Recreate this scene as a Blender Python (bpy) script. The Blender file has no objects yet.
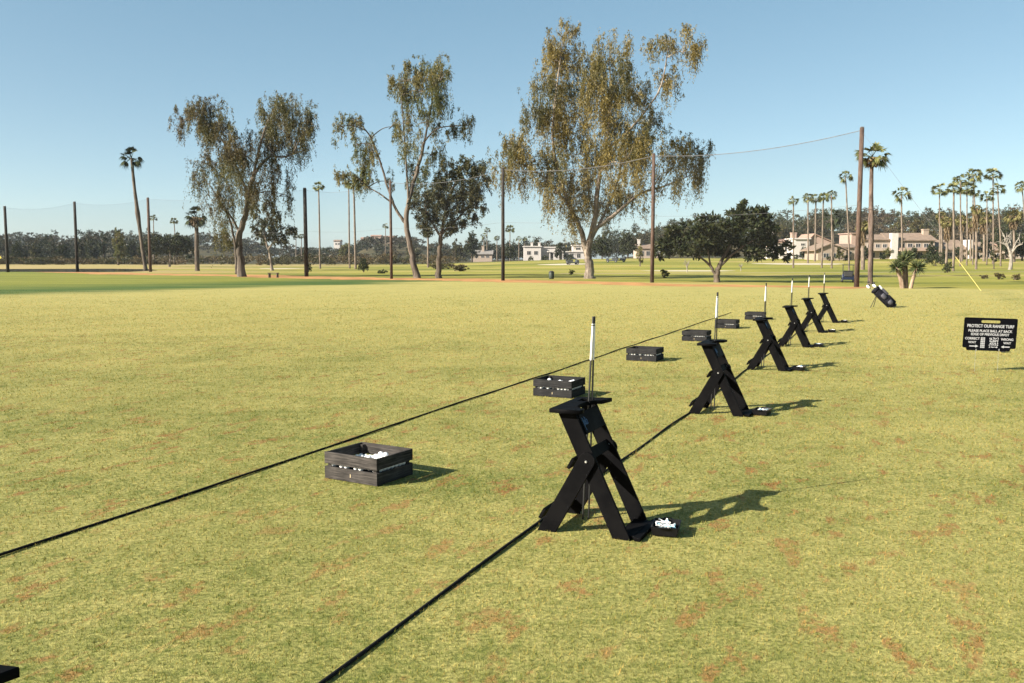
import bpy, bmesh, math, random
import numpy as np
from mathutils import Vector, Matrix

rnd = random.Random(7)
rng = np.random.default_rng(11)
sc = bpy.context.scene
C = sc.collection
R = math.radians

# ------------------------------------------------------------------ camera
F, W, HH, CAMH, HOR = 900.0, 1024, 683, 1.6, 259.0
PITCH = math.atan((341.5 - HOR) / F)
cam_d = bpy.data.cameras.new('camera')
cam = bpy.data.objects.new('camera', cam_d)
C.objects.link(cam)
cam.location = (0, 0, CAMH)
cam.rotation_euler = (math.pi / 2 - PITCH, 0, 0)
cam_d.sensor_width = 36.0
cam_d.lens = F / W * 36.0
cam_d.clip_start, cam_d.clip_end = 0.05, 9000
sc.camera = cam
CP, SP = math.cos(PITCH), math.sin(PITCH)


def ray(px, py):
    r, u = (px - 512) / F, -(py - 341.5) / F
    return Vector((r, CP + u * SP, -SP + u * CP))


def G(px, py, z=0.0):
    """where the photo's pixel meets the plane at height z"""
    d = ray(px, py)
    return Vector((0, 0, CAMH)) + d * ((z - CAMH) / d.z)


def AT(px, py, Y):
    d = ray(px, py)
    return Vector((0, 0, CAMH)) + d * (Y / d.y)


def sstep(a, b, x):
    t = np.clip((x - a) / (b - a), 0, 1)
    return t * t * (3 - 2 * t)


def hgt(x, y):
    """height of the terrain: flat range, a slight rise, wooded hills far off"""
    x = np.asarray(x, float); y = np.asarray(y, float)
    p = 512 + 900 * x / np.maximum(y, 1.0)
    z = 1.75 * sstep(380, 640, p) * sstep(112, 235, y)
    z = z + 15.0 * sstep(600, 780, p) * sstep(270, 500, y)
    z = z + 13.0 * (1 - sstep(215, 300, p)) * sstep(420, 760, y)
    z = z + 12.5 * sstep(335, 380, p) * (1 - sstep(410, 470, p)) * sstep(400, 640, y)
    return z


def H1(x, y):
    return float(hgt(x, y))


def BASE(px, Y):
    x = (px - 512) / F * Y * CP
    return Vector((x, Y, H1(x, Y)))


# ------------------------------------------------------------------ helpers
def link(o, parent=None):
    C.objects.link(o)
    if parent is not None:
        o.parent = parent
    return o


def tag(o, label=None, cat=None, group=None, kind=None):
    if label: o['label'] = label
    if cat: o['category'] = cat
    if group: o['group'] = group
    if kind: o['kind'] = kind
    return o


def thing(name, label, cat, loc=(0, 0, 0), rz=0.0, group=None):
    o = bpy.data.objects.new(name, None)
    o.empty_display_size = 0.1
    link(o)
    o.location = loc
    o.rotation_euler = (0, 0, rz)
    return tag(o, label, cat, group)


def obj(name, bm, mat, parent=None, smooth=False):
    me = bpy.data.meshes.new(name)
    bm.normal_update()
    bm.to_mesh(me)
    bm.free()
    me.materials.append(mat)
    if smooth:
        for p in me.polygons: p.use_smooth = True
    return link(bpy.data.objects.new(name, me), parent)


def arrays_mesh(name, verts, faces, mat, smooth=False):
    """verts Nx3, faces MxK (all the same size)"""
    verts = np.asarray(verts, np.float32); faces = np.asarray(faces, np.int32)
    me = bpy.data.meshes.new(name)
    k = faces.shape[1]
    me.vertices.add(len(verts)); me.vertices.foreach_set('co', verts.ravel())
    me.loops.add(faces.size); me.loops.foreach_set('vertex_index', faces.ravel())
    me.polygons.add(len(faces))
    me.polygons.foreach_set('loop_start', np.arange(0, faces.size, k, dtype=np.int32))
    if smooth:
        me.polygons.foreach_set('use_smooth', np.ones(len(faces), bool))
    me.update(calc_edges=True)
    me.materials.append(mat)
    return me


def mesh_obj(name, me, parent=None):
    return link(bpy.data.objects.new(name, me), parent)


def children(o):
    return [c for c in o.children]


def copy_tree(o, parent=None):
    c = o.copy()
    C.objects.link(c)
    if parent is not None:
        c.parent = parent
    for ch in children(o):
        copy_tree(ch, c)
    return c


def bx(bm, x0, x1, y0, y1, z0, z1, bev=0.0, M=None):
    r = bmesh.ops.create_cube(bm, size=1.0)
    vs = r['verts']
    bmesh.ops.scale(bm, vec=(x1 - x0, y1 - y0, z1 - z0), verts=vs)
    bmesh.ops.translate(bm, vec=((x0 + x1) / 2, (y0 + y1) / 2, (z0 + z1) / 2), verts=vs)
    if bev:
        es = list({e for v in vs for e in v.link_edges})
        rr = bmesh.ops.bevel(bm, geom=es, offset=bev, segments=2, affect='EDGES', profile=0.6)
        vs = list({v for f in rr['faces'] for v in f.verts} | {v for v in vs if v.is_valid})
    if M is not None:
        bmesh.ops.transform(bm, matrix=M, verts=vs)
    return vs


def prism_xz(bm, pts, y0, y1, bev=0.0):
    """polygon in the x-z plane pushed from y0 to y1"""
    a = [bm.verts.new((x, y0, z)) for x, z in pts]
    b = [bm.verts.new((x, y1, z)) for x, z in pts]
    n = len(pts)
    fs = [bm.faces.new(a), bm.faces.new(b[::-1])]
    for i in range(n):
        j = (i + 1) % n
        fs.append(bm.faces.new((a[i], b[i], b[j], a[j])))
    bmesh.ops.recalc_face_normals(bm, faces=fs)
    if bev:
        es = list({e for f in fs for e in f.edges})
        bmesh.ops.bevel(bm, geom=es, offset=bev, segments=2, affect='EDGES', profile=0.6)


def prism_xy(bm, pts, z0, z1):
    a = [bm.verts.new((x, y, z0)) for x, y in pts]
    b = [bm.verts.new((x, y, z1)) for x, y in pts]
    n = len(pts)
    fs = [bm.faces.new(a[::-1]), bm.faces.new(b)]
    for i in range(n):
        j = (i + 1) % n
        fs.append(bm.faces.new((a[i], a[j], b[j], b[i])))
    bmesh.ops.recalc_face_normals(bm, faces=fs)


def catmull(pts, n=5):
    P = [Vector(p) for p in pts]
    if len(P) < 3:
        return [P[0].lerp(P[-1], i / n) for i in range(n + 1)]
    out = []
    for i in range(len(P) - 1):
        p0 = P[max(i - 1, 0)]; p1 = P[i]; p2 = P[i + 1]; p3 = P[min(i + 2, len(P) - 1)]
        for k in range(n):
            t = k / n
            out.append(0.5 * ((2 * p1) + (p2 - p0) * t + (2 * p0 - 5 * p1 + 4 * p2 - p3) * t * t
                              + (3 * p1 - p0 - 3 * p2 + p3) * t ** 3))
    out.append(P[-1])
    return out


def tube(bm, pts, r0, r1=None, seg=8, jitter=0.0, radii=None, cap=True):
    pts = [Vector(p) for p in pts]
    n = len(pts)
    if r1 is None: r1 = r0
    rings = []
    up = Vector((0.13, 0.97, 0.2)).normalized()
    for i, p in enumerate(pts):
        t = (pts[min(i + 1, n - 1)] - pts[max(i - 1, 0)])
        if t.length < 1e-9: t = Vector((0, 0, 1))
        t.normalize()
        a = t.cross(up)
        if a.length < 1e-3: a = t.cross(Vector((1, 0, 0)))
        a.normalize()
        b = t.cross(a)
        r = radii[i] if radii else r0 + (r1 - r0) * i / (n - 1)
        ring = []
        for k in range(seg):
            g = 2 * math.pi * k / seg
            rr = r * (1 + (rnd.uniform(-jitter, jitter) if jitter else 0))
            ring.append(bm.verts.new(p + (a * math.cos(g) + b * math.sin(g)) * rr))
        rings.append(ring)
    for i in range(n - 1):
        for k in range(seg):
            j = (k + 1) % seg
            bm.faces.new((rings[i][k], rings[i][j], rings[i + 1][j], rings[i + 1][k]))
    if cap:
        bm.faces.new(rings[0][::-1]); bm.faces.new(rings[-1])


# ------------------------------------------------------------------ materials
def nmat(name):
    m = bpy.data.materials.new(name)
    m.use_nodes = True
    nt = m.node_tree
    nt.nodes.clear()
    out = nt.nodes.new('ShaderNodeOutputMaterial')
    return m, nt, out


class NB:
    """small node builder"""
    def __init__(s, nt): s.nt = nt
    def n(s, t, **kw):
        x = s.nt.nodes.new(t)
        for k, v in kw.items(): setattr(x, k, v)
        return x
    def l(s, a, b): s.nt.links.new(a, b)
    def val(s, sock, v):
        if isinstance(v, (int, float)): sock.default_value = v
        elif isinstance(v, tuple): sock.default_value = v if len(v) == len(sock.default_value) else v + (1,)
        else: s.l(v, sock)
    def math(s, op, a, b=None, clamp=False):
        x = s.n('ShaderNodeMath', operation=op, use_clamp=clamp)
        s.val(x.inputs[0], a)
        if b is not None: s.val(x.inputs[1], b)
        return x.outputs[0]
    def vmul(s, v, vec):
        x = s.n('ShaderNodeVectorMath', operation='MULTIPLY')
        s.l(v, x.inputs[0]); x.inputs[1].default_value = vec
        return x.outputs[0]
    def dot(s, v, vec):
        x = s.n('ShaderNodeVectorMath', operation='DOT_PRODUCT')
        s.l(v, x.inputs[0]); x.inputs[1].default_value = vec
        return x.outputs['Value']
    def noise(s, v, scale, detail=3, rough=0.55, dist=0.0):
        x = s.n('ShaderNodeTexNoise')
        if v is not None: s.l(v, x.inputs['Vector'])
        x.inputs['Scale'].default_value = scale
        x.inputs['Detail'].default_value = detail
        x.inputs['Roughness'].default_value = rough
        x.inputs['Distortion'].default_value = dist
        return x.outputs['Fac']
    def rng(s, v, a, b, c=0.0, d=1.0, smooth=True):
        x = s.n('ShaderNodeMapRange', interpolation_type='SMOOTHSTEP' if smooth else 'LINEAR')
        s.l(v, x.inputs['Value'])
        for k, q in zip(('From Min', 'From Max', 'To Min', 'To Max'), (a, b, c, d)):
            x.inputs[k].default_value = q
        return x.outputs['Result']
    def mix(s, f, a, b, mode='MIX'):
        x = s.n('ShaderNodeMix', data_type='RGBA', blend_type=mode)
        s.val(x.inputs[0], f); s.val(x.inputs[6], a); s.val(x.inputs[7], b)
        return x.outputs[2]
    def ramp(s, v, stops):
        x = s.n('ShaderNodeValToRGB')
        s.l(v, x.inputs[0])
        e = x.color_ramp.elements
        while len(e) < len(stops): e.new(0.5)
        for q, (p, c) in zip(e, stops):
            q.position = p; q.color = tuple(c) + (1,)
        return x.outputs[0]
    def bump(s, h, strength, dist):
        x = s.n('ShaderNodeBump')
        s.l(h, x.inputs['Height'])
        x.inputs['Strength'].default_value = strength
        x.inputs['Distance'].default_value = dist
        return x.outputs[0]
    def bsdf(s, col, rough=0.6, metal=0.0, normal=None, spec=0.5):
        x = s.n('ShaderNodeBsdfPrincipled')
        s.val(x.inputs['Base Color'], col)
        s.val(x.inputs['Roughness'], rough)
        x.inputs['Metallic'].default_value = metal
        x.inputs['Specular IOR Level'].default_value = spec
        if normal is not None: s.l(normal, x.inputs['Normal'])
        return x


def simple(name, col, rough=0.6, metal=0.0, var=0.12, scale=14.0, bump=0.0, spec=0.5, stretch=(1, 1, 1)):
    m, nt, out = nmat(name)
    b = NB(nt)
    tc = b.n('ShaderNodeTexCoord').outputs['Object']
    tc = b.vmul(tc, stretch)
    f = b.noise(tc, scale, 5, 0.6)
    lo = tuple(max(0, c * (1 - var)) for c in col); hi = tuple(min(1, c * (1 + var)) for c in col)
    c = b.mix(b.rng(f, 0.3, 0.7), lo, hi)
    nm = b.bump(f, bump, 0.01) if bump else None
    p = b.bsdf(c, rough, metal, nm, spec)
    b.l(p.outputs[0], out.inputs[0])
    return m


VX, VY = math.sin(R(23.3)), math.cos(R(23.3))      # along the hitting line
UX, UY = VY, -VX                                    # across it, to the right


def line_fn(p, q):
    """nodes' normal and offset: positive beyond the ground line p-q"""
    d = (q - p).normalized()
    n = Vector((-d.y, d.x, 0))
    return (n.x, n.y, 0.0), -(n.x * p.x + n.y * p.y)


def turf_group():
    g = bpy.data.node_groups.new('turf_colour', 'ShaderNodeTree')
    g.interface.new_socket('Color', in_out='OUTPUT', socket_type='NodeSocketColor')
    g.interface.new_socket('Fine', in_out='OUTPUT', socket_type='NodeSocketFloat')
    b = NB(g)
    go = g.nodes.new('NodeGroupOutput')
    pos0 = b.n('ShaderNodeNewGeometry').outputs['Position']
    pos = b.vmul(pos0, (1, 1, 0))
    # coordinates along (a) and across (c) the hitting line
    a = b.dot(pos, (VX, VY, 0)); c = b.dot(pos, (UX, UY, 0))
    comb = b.n('ShaderNodeCombineXYZ'); b.l(a, comb.inputs[0]); b.l(c, comb.inputs[1])
    ac = comb.outputs[0]
    n_big = b.noise(pos, 0.16, 3, 0.6)
    n_mid = b.noise(pos, 0.9, 4, 0.62)
    n_sml = b.noise(pos, 5.5, 4, 0.65)
    n_tuf = b.noise(pos, 15.0, 3, 0.65)
    n_fin = b.noise(pos, 42.0, 4, 0.7)
    n_grn = b.noise(pos, 170.0, 2, 0.6)
    straw, green = (0.308, 0.273, 0.090), (0.088, 0.110, 0.020)
    f = b.math('MULTIPLY_ADD', n_mid, 0.26)
    f.node.inputs[2].default_value = 0.0
    f = b.math('ADD', f, b.math('MULTIPLY', n_sml, 0.34))
    f = b.math('ADD', f, b.math('MULTIPLY', n_fin, 0.46))
    f = b.math('ADD', f, b.math('MULTIPLY', n_tuf, 0.34))
    f = b.math('ADD', f, b.math('MULTIPLY', n_big, 0.22))
    # strips of mowing that run along the line, clearest to the right of it
    wv = b.n('ShaderNodeMath', operation='SINE'); b.l(b.math('MULTIPLY', c, 2.6), wv.inputs[0])
    wv2 = b.math('MULTIPLY', wv.outputs[0], b.rng(c, 1.0, 4.0, 0.012, 0.05))
    f = b.math('ADD', f, wv2)
    # a bit greener close to the right hand side
    f = b.math('ADD', f, b.rng(c, 1.5, 6.0, 0.0, -0.035))
    f = b.math('ADD', f, b.rng(a, 3.0, 26.0, -0.035, 0.12))
    col = b.mix(b.rng(f, 0.60, 0.98), green, straw)
    # lush green spots
    sp = b.rng(b.noise(b.vmul(ac, (0.8, 1.5, 1)), 0.55, 4, 0.6), 0.56, 0.74, 0, 0.35)
    col = b.mix(sp, col, (0.075, 0.098, 0.016))
    # rusty dead divots, short streaks
    dv = b.noise(b.vmul(ac, (1.5, 3.2, 1)), 1.45, 5, 0.66)
    dvm = b.math('MULTIPLY', b.rng(dv, 0.548, 0.625), b.rng(n_tuf, 0.38, 0.52))
    dvm = b.math('MULTIPLY', dvm, b.rng(n_big, 0.36, 0.52, 0.45, 1.0))
    dvm = b.math('MULTIPLY', dvm, b.rng(a, 7.0, 24.0, 1.0, 0.3))
    col = b.mix(b.math('MULTIPLY', dvm, b.rng(n_fin, 0.34, 0.56, 0.5, 1.0)), col, (0.200, 0.098, 0.033))
    # broad paler bands that go with the mower far out on the range
    band = b.noise(b.vmul(pos, (0.10, 0.62, 1)), 0.55, 4, 0.6)
    col = b.mix(b.rng(band, 0.40, 0.72, 0, 0.45), col, (0.320, 0.280, 0.092))
    # greener, darker streaky band beyond the tee on the left
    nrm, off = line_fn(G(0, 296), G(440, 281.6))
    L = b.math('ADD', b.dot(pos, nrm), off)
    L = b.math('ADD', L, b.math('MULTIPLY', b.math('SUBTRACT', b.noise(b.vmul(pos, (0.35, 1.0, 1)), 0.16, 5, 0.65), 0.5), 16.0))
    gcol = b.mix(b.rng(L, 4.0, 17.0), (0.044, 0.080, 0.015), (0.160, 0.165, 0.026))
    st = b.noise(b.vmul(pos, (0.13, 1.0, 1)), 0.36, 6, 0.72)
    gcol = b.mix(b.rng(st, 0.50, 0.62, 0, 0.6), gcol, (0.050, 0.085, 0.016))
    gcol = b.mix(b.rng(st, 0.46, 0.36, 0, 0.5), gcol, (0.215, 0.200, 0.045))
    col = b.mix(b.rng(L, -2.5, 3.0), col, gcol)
    # fairway beyond the dirt strip
    nrm, off = line_fn(G(60, 272), G(850, 288))
    L2 = b.math('ADD', b.dot(pos, nrm), off)
    fb = b.noise(b.vmul(pos, (0.24, 1.0, 1)), 0.13, 6, 0.72)
    fb = b.math('ADD', b.math('MULTIPLY', fb, 0.45), b.math('MULTIPLY', b.noise(b.vmul(pos, (0.30, 1.0, 1)), 0.032, 3, 0.6), 0.55))
    fcol = b.ramp(fb, [(0.40, (0.080, 0.098, 0.016)), (0.465, (0.180, 0.178, 0.028)),
                       (0.525, (0.235, 0.210, 0.040)), (0.59, (0.320, 0.250, 0.090))])
    # dry straw round the pond on the left
    dx = b.dot(pos, (1, 0, 0))
    dry = b.math('MULTIPLY', b.rng(dx, -20.0, -55.0), b.rng(b.noise(b.vmul(pos, (0.2, 1.0, 1)), 0.06, 4), 0.36, 0.55))
    fcol = b.mix(b.math('MULTIPLY', dry, 0.85), fcol, (0.300, 0.225, 0.105))
    col = b.mix(b.rng(L2, 0.0, 5.0), col, fcol)
    # scrub on the far slopes
    dy = b.dot(pos, (0, 1, 0))
    col = b.mix(b.rng(dy, 262.0, 300.0), col, b.mix(b.rng(b.noise(pos, 0.05, 4), 0.4, 0.6), (0.030, 0.030, 0.012), (0.070, 0.055, 0.024)))
    b.l(col, go.inputs['Color'])
    fine = b.math('ADD', b.math('MULTIPLY', n_fin, 0.55), b.math('MULTIPLY', n_grn, 0.45))
    b.l(fine, go.inputs['Fine'])
    return g


TURF = turf_group()


def turf_mat():
    m, nt, out = nmat('turf')
    b = NB(nt)
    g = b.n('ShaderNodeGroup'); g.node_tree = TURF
    pos = b.n('ShaderNodeNewGeometry').outputs['Position']
    # colour grain of the sward itself (dead and live blades side by side)
    k = b.rng(g.outputs['Fine'], 0.33, 0.66, 0.58, 1.28)
    cc = b.n('ShaderNodeCombineColor'); [b.l(k, cc.inputs[i]) for i in range(3)]
    col = b.mix(1.0, g.outputs['Color'], cc.outputs[0], 'MULTIPLY')
    nm = b.bump(g.outputs['Fine'], 0.55, 0.03)
    p = b.bsdf(col, 0.85, 0, nm, 0.15)
    b.l(p.outputs[0], out.inputs[0])
    return m


def blade_mat():
    m, nt, out = nmat('grass_blade')
    b = NB(nt)
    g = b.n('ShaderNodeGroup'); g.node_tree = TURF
    r = b.n('ShaderNodeNewGeometry').outputs['Random Per Island']
    v = b.ramp(r, [(0.0, (0.54, 0.66, 0.54)), (0.35, (0.92, 1.02, 0.88)), (0.7, (1.28, 1.15, 1.12)), (0.86, (1.34, 1.00, 0.88)), (1.0, (1.70, 1.54, 1.56))])
    col = b.mix(1.0, g.outputs['Color'], v, 'MULTIPLY')
    d = b.n('ShaderNodeBsdfDiffuse'); b.l(col, d.inputs[0])
    t = b.n('ShaderNodeBsdfTranslucent'); b.l(col, t.inputs[0])
    mx = b.n('ShaderNodeMixShader'); mx.inputs[0].default_value = 0.42
    b.l(d.outputs[0], mx.inputs[1]); b.l(t.outputs[0], mx.inputs[2])
    b.l(mx.outputs[0], out.inputs[0])
    return m


def leaf_mat(name, stops, patch=None, patch_scale=0.35, trans=0.4, lohi=(0.42, 0.60)):
    """stops: per-leaf colours; patch: a second tint that whole sprays of the crown take"""
    m, nt, out = nmat(name)
    b = NB(nt)
    geo = b.n('ShaderNodeNewGeometry')
    col = b.ramp(geo.outputs['Random Per Island'], stops)
    if patch:
        tc = b.n('ShaderNodeTexCoord').outputs['Object']
        nz = b.noise(tc, patch_scale, 3, 0.6)
        c2 = b.ramp(geo.outputs['Random Per Island'], patch)
        col = b.mix(b.rng(nz, *lohi), col, c2)
    d = b.n('ShaderNodeBsdfDiffuse'); b.l(col, d.inputs[0])
    t = b.n('ShaderNodeBsdfTranslucent'); b.l(col, t.inputs[0])
    gl = b.n('ShaderNodeBsdfGlossy'); gl.inputs['Roughness'].default_value = 0.45
    gl.inputs[0].default_value = (1, 1, 1, 1)
    mx = b.n('ShaderNodeMixShader'); mx.inputs[0].default_value = trans
    b.l(d.outputs[0], mx.inputs[1]); b.l(t.outputs[0], mx.inputs[2])
    m2 = b.n('ShaderNodeMixShader'); m2.inputs[0].default_value = 0.012
    b.l(mx.outputs[0], m2.inputs[1]); b.l(gl.outputs[0], m2.inputs[2])
    b.l(m2.outputs[0], out.inputs[0])
    return m


def bark_mat(name, c1, c2, scale=3.0):
    m, nt, out = nmat(name)
    b = NB(nt)
    tc = b.n('ShaderNodeTexCoord').outputs['Object']
    n1 = b.noise(b.vmul(tc, (1, 1, 0.25)), scale, 5, 0.65)
    n2 = b.noise(b.vmul(tc, (1, 1, 0.12)), scale * 5, 3, 0.6)
    f = b.math('ADD', b.math('MULTIPLY', n1, 0.7), b.math('MULTIPLY', n2, 0.3))
    col = b.mix(b.rng(f, 0.38, 0.62), c1, c2)
    p = b.bsdf(col, 0.9, 0, b.bump(f, 0.6, 0.05), 0.2)
    b.l(p.outputs[0], out.inputs[0])
    return m


def wood_black():
    m, nt, out = nmat('black_stained_board')
    b = NB(nt)
    tc = b.n('ShaderNodeTexCoord').outputs['Object']
    n1 = b.noise(tc, 55.0, 4, 0.6)
    n2 = b.noise(tc, 7.0, 4, 0.6)
    col = b.mix(b.rng(n2, 0.35, 0.7), (0.0020, 0.0020, 0.0024), (0.0042, 0.0040, 0.0042))
    col = b.mix(b.rng(b.noise(tc, 26, 5, 0.75), 0.63, 0.75, 0, 0.2), col, (0.016, 0.015, 0.014))
    p = b.bsdf(col, b.rng(n2, 0.3, 0.7, 0.55, 0.72), 0, b.bump(n1, 0.15, 0.004), 0.035)
    b.l(p.outputs[0], out.inputs[0])
    return m


def crate_mat(name, stops):
    m, nt, out = nmat(name)
    b = NB(nt)
    tc = b.n('ShaderNodeTexCoord').outputs['Object']
    gr = b.noise(b.vmul(tc, (5, 5, 90)), 1.0, 5, 0.62)
    n2 = b.noise(tc, 9.0, 4, 0.6)
    f = b.math('ADD', b.math('MULTIPLY', gr, 0.75), b.math('MULTIPLY', n2, 0.3))
    col = b.ramp(f, [(p, c) for p, c in zip((0.36, 0.54, 0.74), stops)])
    p = b.bsdf(col, 0.8, 0, b.bump(gr, 0.5, 0.004), 0.1)
    b.l(p.outputs[0], out.inputs[0])
    return m


def stucco(name, c):
    return simple(name, c, 0.9, 0, 0.07, 2.0, 0.1, 0.2)


def tile_mat(name, c):
    m, nt, out = nmat(name)
    b = NB(nt)
    tc = b.n('ShaderNodeTexCoord').outputs['Object']
    w = b.n('ShaderNodeTexWave', wave_type='BANDS', bands_direction='X')
    b.l(tc, w.inputs['Vector']); w.inputs['Scale'].default_value = 1.4; w.inputs['Distortion'].default_value = 0.6
    n = b.noise(tc, 1.6, 5, 0.7)
    col = b.mix(b.rng(n, 0.3, 0.7), tuple(x * 0.78 for x in c), tuple(min(1, x * 1.2) for x in c))
    p = b.bsdf(col, 0.85, 0, b.bump(w.outputs['Fac'], 0.6, 0.06), 0.2)
    b.l(p.outputs[0], out.inputs[0])
    return m


def net_mat():
    m, nt, out = nmat('netting')
    b = NB(nt)
    t = b.n('ShaderNodeBsdfTransparent')
    d = b.n('ShaderNodeBsdfDiffuse'); d.inputs[0].default_value = (0.03, 0.03, 0.03, 1)
    mx = b.n('ShaderNodeMixShader'); mx.inputs[0].default_value = 0.075
    b.l(t.outputs[0], mx.inputs[1]); b.l(d.outputs[0], mx.inputs[2])
    b.l(mx.outputs[0], out.inputs[0])
    return m


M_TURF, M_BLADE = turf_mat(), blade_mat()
M_BOARD = wood_black()
M_CRATE_W = crate_mat('weathered_black_wood', ((0.012, 0.011, 0.010), (0.038, 0.034, 0.031), (0.095, 0.083, 0.074)))
M_CRATE_B = crate_mat('black_crate_wood', ((0.006, 0.006, 0.0065), (0.015, 0.015, 0.0155), (0.040, 0.038, 0.037)))
M_ROPE = simple('black_rope', (0.006, 0.006, 0.0065), 0.85, 0, 0.3, 120, 0.4, 0.15)
M_BALL = simple('golf_ball_white', (0.78, 0.78, 0.77), 0.35, 0, 0.04, 60)
M_BOLT = simple('zinc_bolt', (0.65, 0.65, 0.66), 0.35, 0.9, 0.1, 80)
M_WHITE = simple('white_paint', (0.78, 0.77, 0.74), 0.5, 0, 0.05, 30)
M_STICKW = simple('white_stick_wrap', (0.74, 0.72, 0.68), 0.5, 0, 0.08, 60)
M_SHAFT = simple('dark_shaft', (0.010, 0.010, 0.010), 0.4, 0, 0.2, 60)
M_RUB = simple('black_rubber', (0.014, 0.014, 0.015), 0.6, 0, 0.2, 40)
M_TRAY = simple('black_plastic', (0.005, 0.005, 0.006), 0.4, 0, 0.2, 30, 0, 0.2)
M_BLUE = simple('blue_lettering', (0.045, 0.10, 0.20), 0.5, 0, 0.1, 60)
M_TAN = simple('tan_mark', (0.45, 0.36, 0.22), 0.6, 0, 0.1, 60)
M_BLUETEE = simple('pale_blue_tee', (0.22, 0.40, 0.50), 0.4, 0, 0.1, 60)
M_SIGN = simple('black_sign_face', (0.0025, 0.0025, 0.004), 0.5, 0, 0.15, 12, 0, 0.08)
M_LETTER = simple('white_lettering', (0.36, 0.36, 0.37), 0.6, 0, 0.03, 60)
M_WIRE = simple('steel_wire', (0.30, 0.30, 0.28), 0.5, 0.5, 0.15, 60)
M_POLE_D = bark_mat('dark_pole_wood', (0.018, 0.016, 0.014), (0.045, 0.038, 0.032), 6)
M_POLE_L = bark_mat('brown_pole_wood', (0.046, 0.031, 0.025), (0.098, 0.066, 0.050), 6)
M_CABLE = simple('steel_cable', (0.09, 0.09, 0.09), 0.6, 0.0, 0.2, 3)
M_NET = net_mat()
M_YEL = simple('yellow_guard', (0.36, 0.29, 0.05), 0.5, 0, 0.08, 3)
M_DIRT = simple('orange_dirt', (0.31, 0.165, 0.066), 0.95, 0, 0.25, 0.6, 0.3, 0.1)
M_SAND = simple('bunker_sand', (0.40, 0.35, 0.26), 0.95, 0, 0.08, 0.5, 0.1, 0.1)
M_PATHC = simple('concrete_path', (0.24, 0.195, 0.105), 0.9, 0, 0.1, 0.4, 0.1, 0.2)
M_TRUNK_PALE = bark_mat('pale_gum_bark', (0.085, 0.068, 0.054), (0.26, 0.215, 0.17), 2.2)
M_TRUNK_GUM = bark_mat('grey_gum_bark', (0.050, 0.040, 0.032), (0.150, 0.122, 0.096), 2.2)
M_TRUNK_DARK = bark_mat('dark_bark', (0.045, 0.036, 0.028), (0.12, 0.095, 0.07), 3)
M_TRUNK_PALM = bark_mat('palm_bark', (0.075, 0.058, 0.046), (0.19, 0.15, 0.115), 5)
M_TRUNK_RUST = bark_mat('rusty_palm_bark', (0.052, 0.037, 0.030), (0.140, 0.102, 0.082), 5)
M_DEADW = bark_mat('bleached_dead_wood', (0.13, 0.112, 0.09), (0.29, 0.26, 0.22), 4)

GOLD = [(0, (0.085, 0.070, 0.020)), (0.35, (0.155, 0.118, 0.030)), (0.7, (0.208, 0.157, 0.042)), (1, (0.275, 0.218, 0.080))]
OLIVE = [(0, (0.044, 0.046, 0.017)), (0.4, (0.074, 0.072, 0.024)), (0.75, (0.104, 0.096, 0.033)), (1, (0.165, 0.145, 0.060))]
GREEN = [(0, (0.040, 0.050, 0.017)), (0.4, (0.070, 0.080, 0.024)), (0.75, (0.104, 0.110, 0.032)), (1, (0.165, 0.158, 0.055))]
DARK = [(0, (0.010, 0.015, 0.007)), (0.4, (0.020, 0.029, 0.012)), (0.75, (0.034, 0.044, 0.016)), (1, (0.065, 0.066, 0.027))]
BROWN = [(0, (0.040, 0.031, 0.013)), (0.4, (0.068, 0.052, 0.021)), (0.75, (0.100, 0.076, 0.031)), (1, (0.165, 0.128, 0.058))]
PALMG = [(0, (0.040, 0.050, 0.020)), (0.4, (0.080, 0.090, 0.030)), (0.8, (0.140, 0.140, 0.050)), (1, (0.230, 0.210, 0.090))]
L_GOLD = leaf_mat('golden_gum_leaves', GOLD, OLIVE, 0.22, lohi=(0.47, 0.63))
L_OLIVE = leaf_mat('olive_gum_leaves', GREEN, [(0, (0.060, 0.055, 0.017)), (0.5, (0.120, 0.100, 0.028)), (1, (0.22, 0.18, 0.065))], 0.30)
L_BROWN = leaf_mat('brownish_gum_leaves', OLIVE, BROWN, 0.30)
L_DARK = leaf_mat('dark_leaves', DARK, [(0, (0.016, 0.022, 0.009)), (1, (0.05, 0.054, 0.020))], 0.6, 0.2)
L_DKGUM = leaf_mat('dark_gum_leaves', [(0, (0.022, 0.028, 0.012)), (0.6, (0.050, 0.055, 0.022)), (1, (0.14, 0.125, 0.055))], [(0, (0.016, 0.020, 0.010)), (0.6, (0.042, 0.044, 0.019)), (1, (0.11, 0.095, 0.04))], 0.35, 0.25)
L_PALM = leaf_mat('palm_fronds', PALMG, None, 1, 0.2)
L_SKIRT = leaf_mat('dry_palm_skirt', [(0, (0.075, 0.050, 0.026)), (0.5, (0.145, 0.100, 0.052)), (1, (0.23, 0.17, 0.095))], None, 1, 0.2)
L_YPALM = leaf_mat('yellow_palm_fronds', [(0, (0.055, 0.055, 0.020)), (0.5, (0.120, 0.108, 0.038)), (1, (0.210, 0.180, 0.075))], None, 1, 0.2)
L_WOOD = leaf_mat('far_wood_leaves', [(0, (0.013, 0.019, 0.009)), (0.5, (0.030, 0.037, 0.016)), (1, (0.065, 0.066, 0.028))],
                  [(0, (0.032, 0.025, 0.015)), (0.6, (0.064, 0.048, 0.027)), (1, (0.115, 0.085, 0.048))], 0.022, 0.2)
L_BRUSH = leaf_mat('dry_brush_leaves', [(0, (0.042, 0.033, 0.016)), (0.6, (0.088, 0.064, 0.030)), (1, (0.155, 0.115, 0.056))],
                   [(0, (0.022, 0.027, 0.011)), (1, (0.068, 0.066, 0.028))], 0.05, 0.2)

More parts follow.
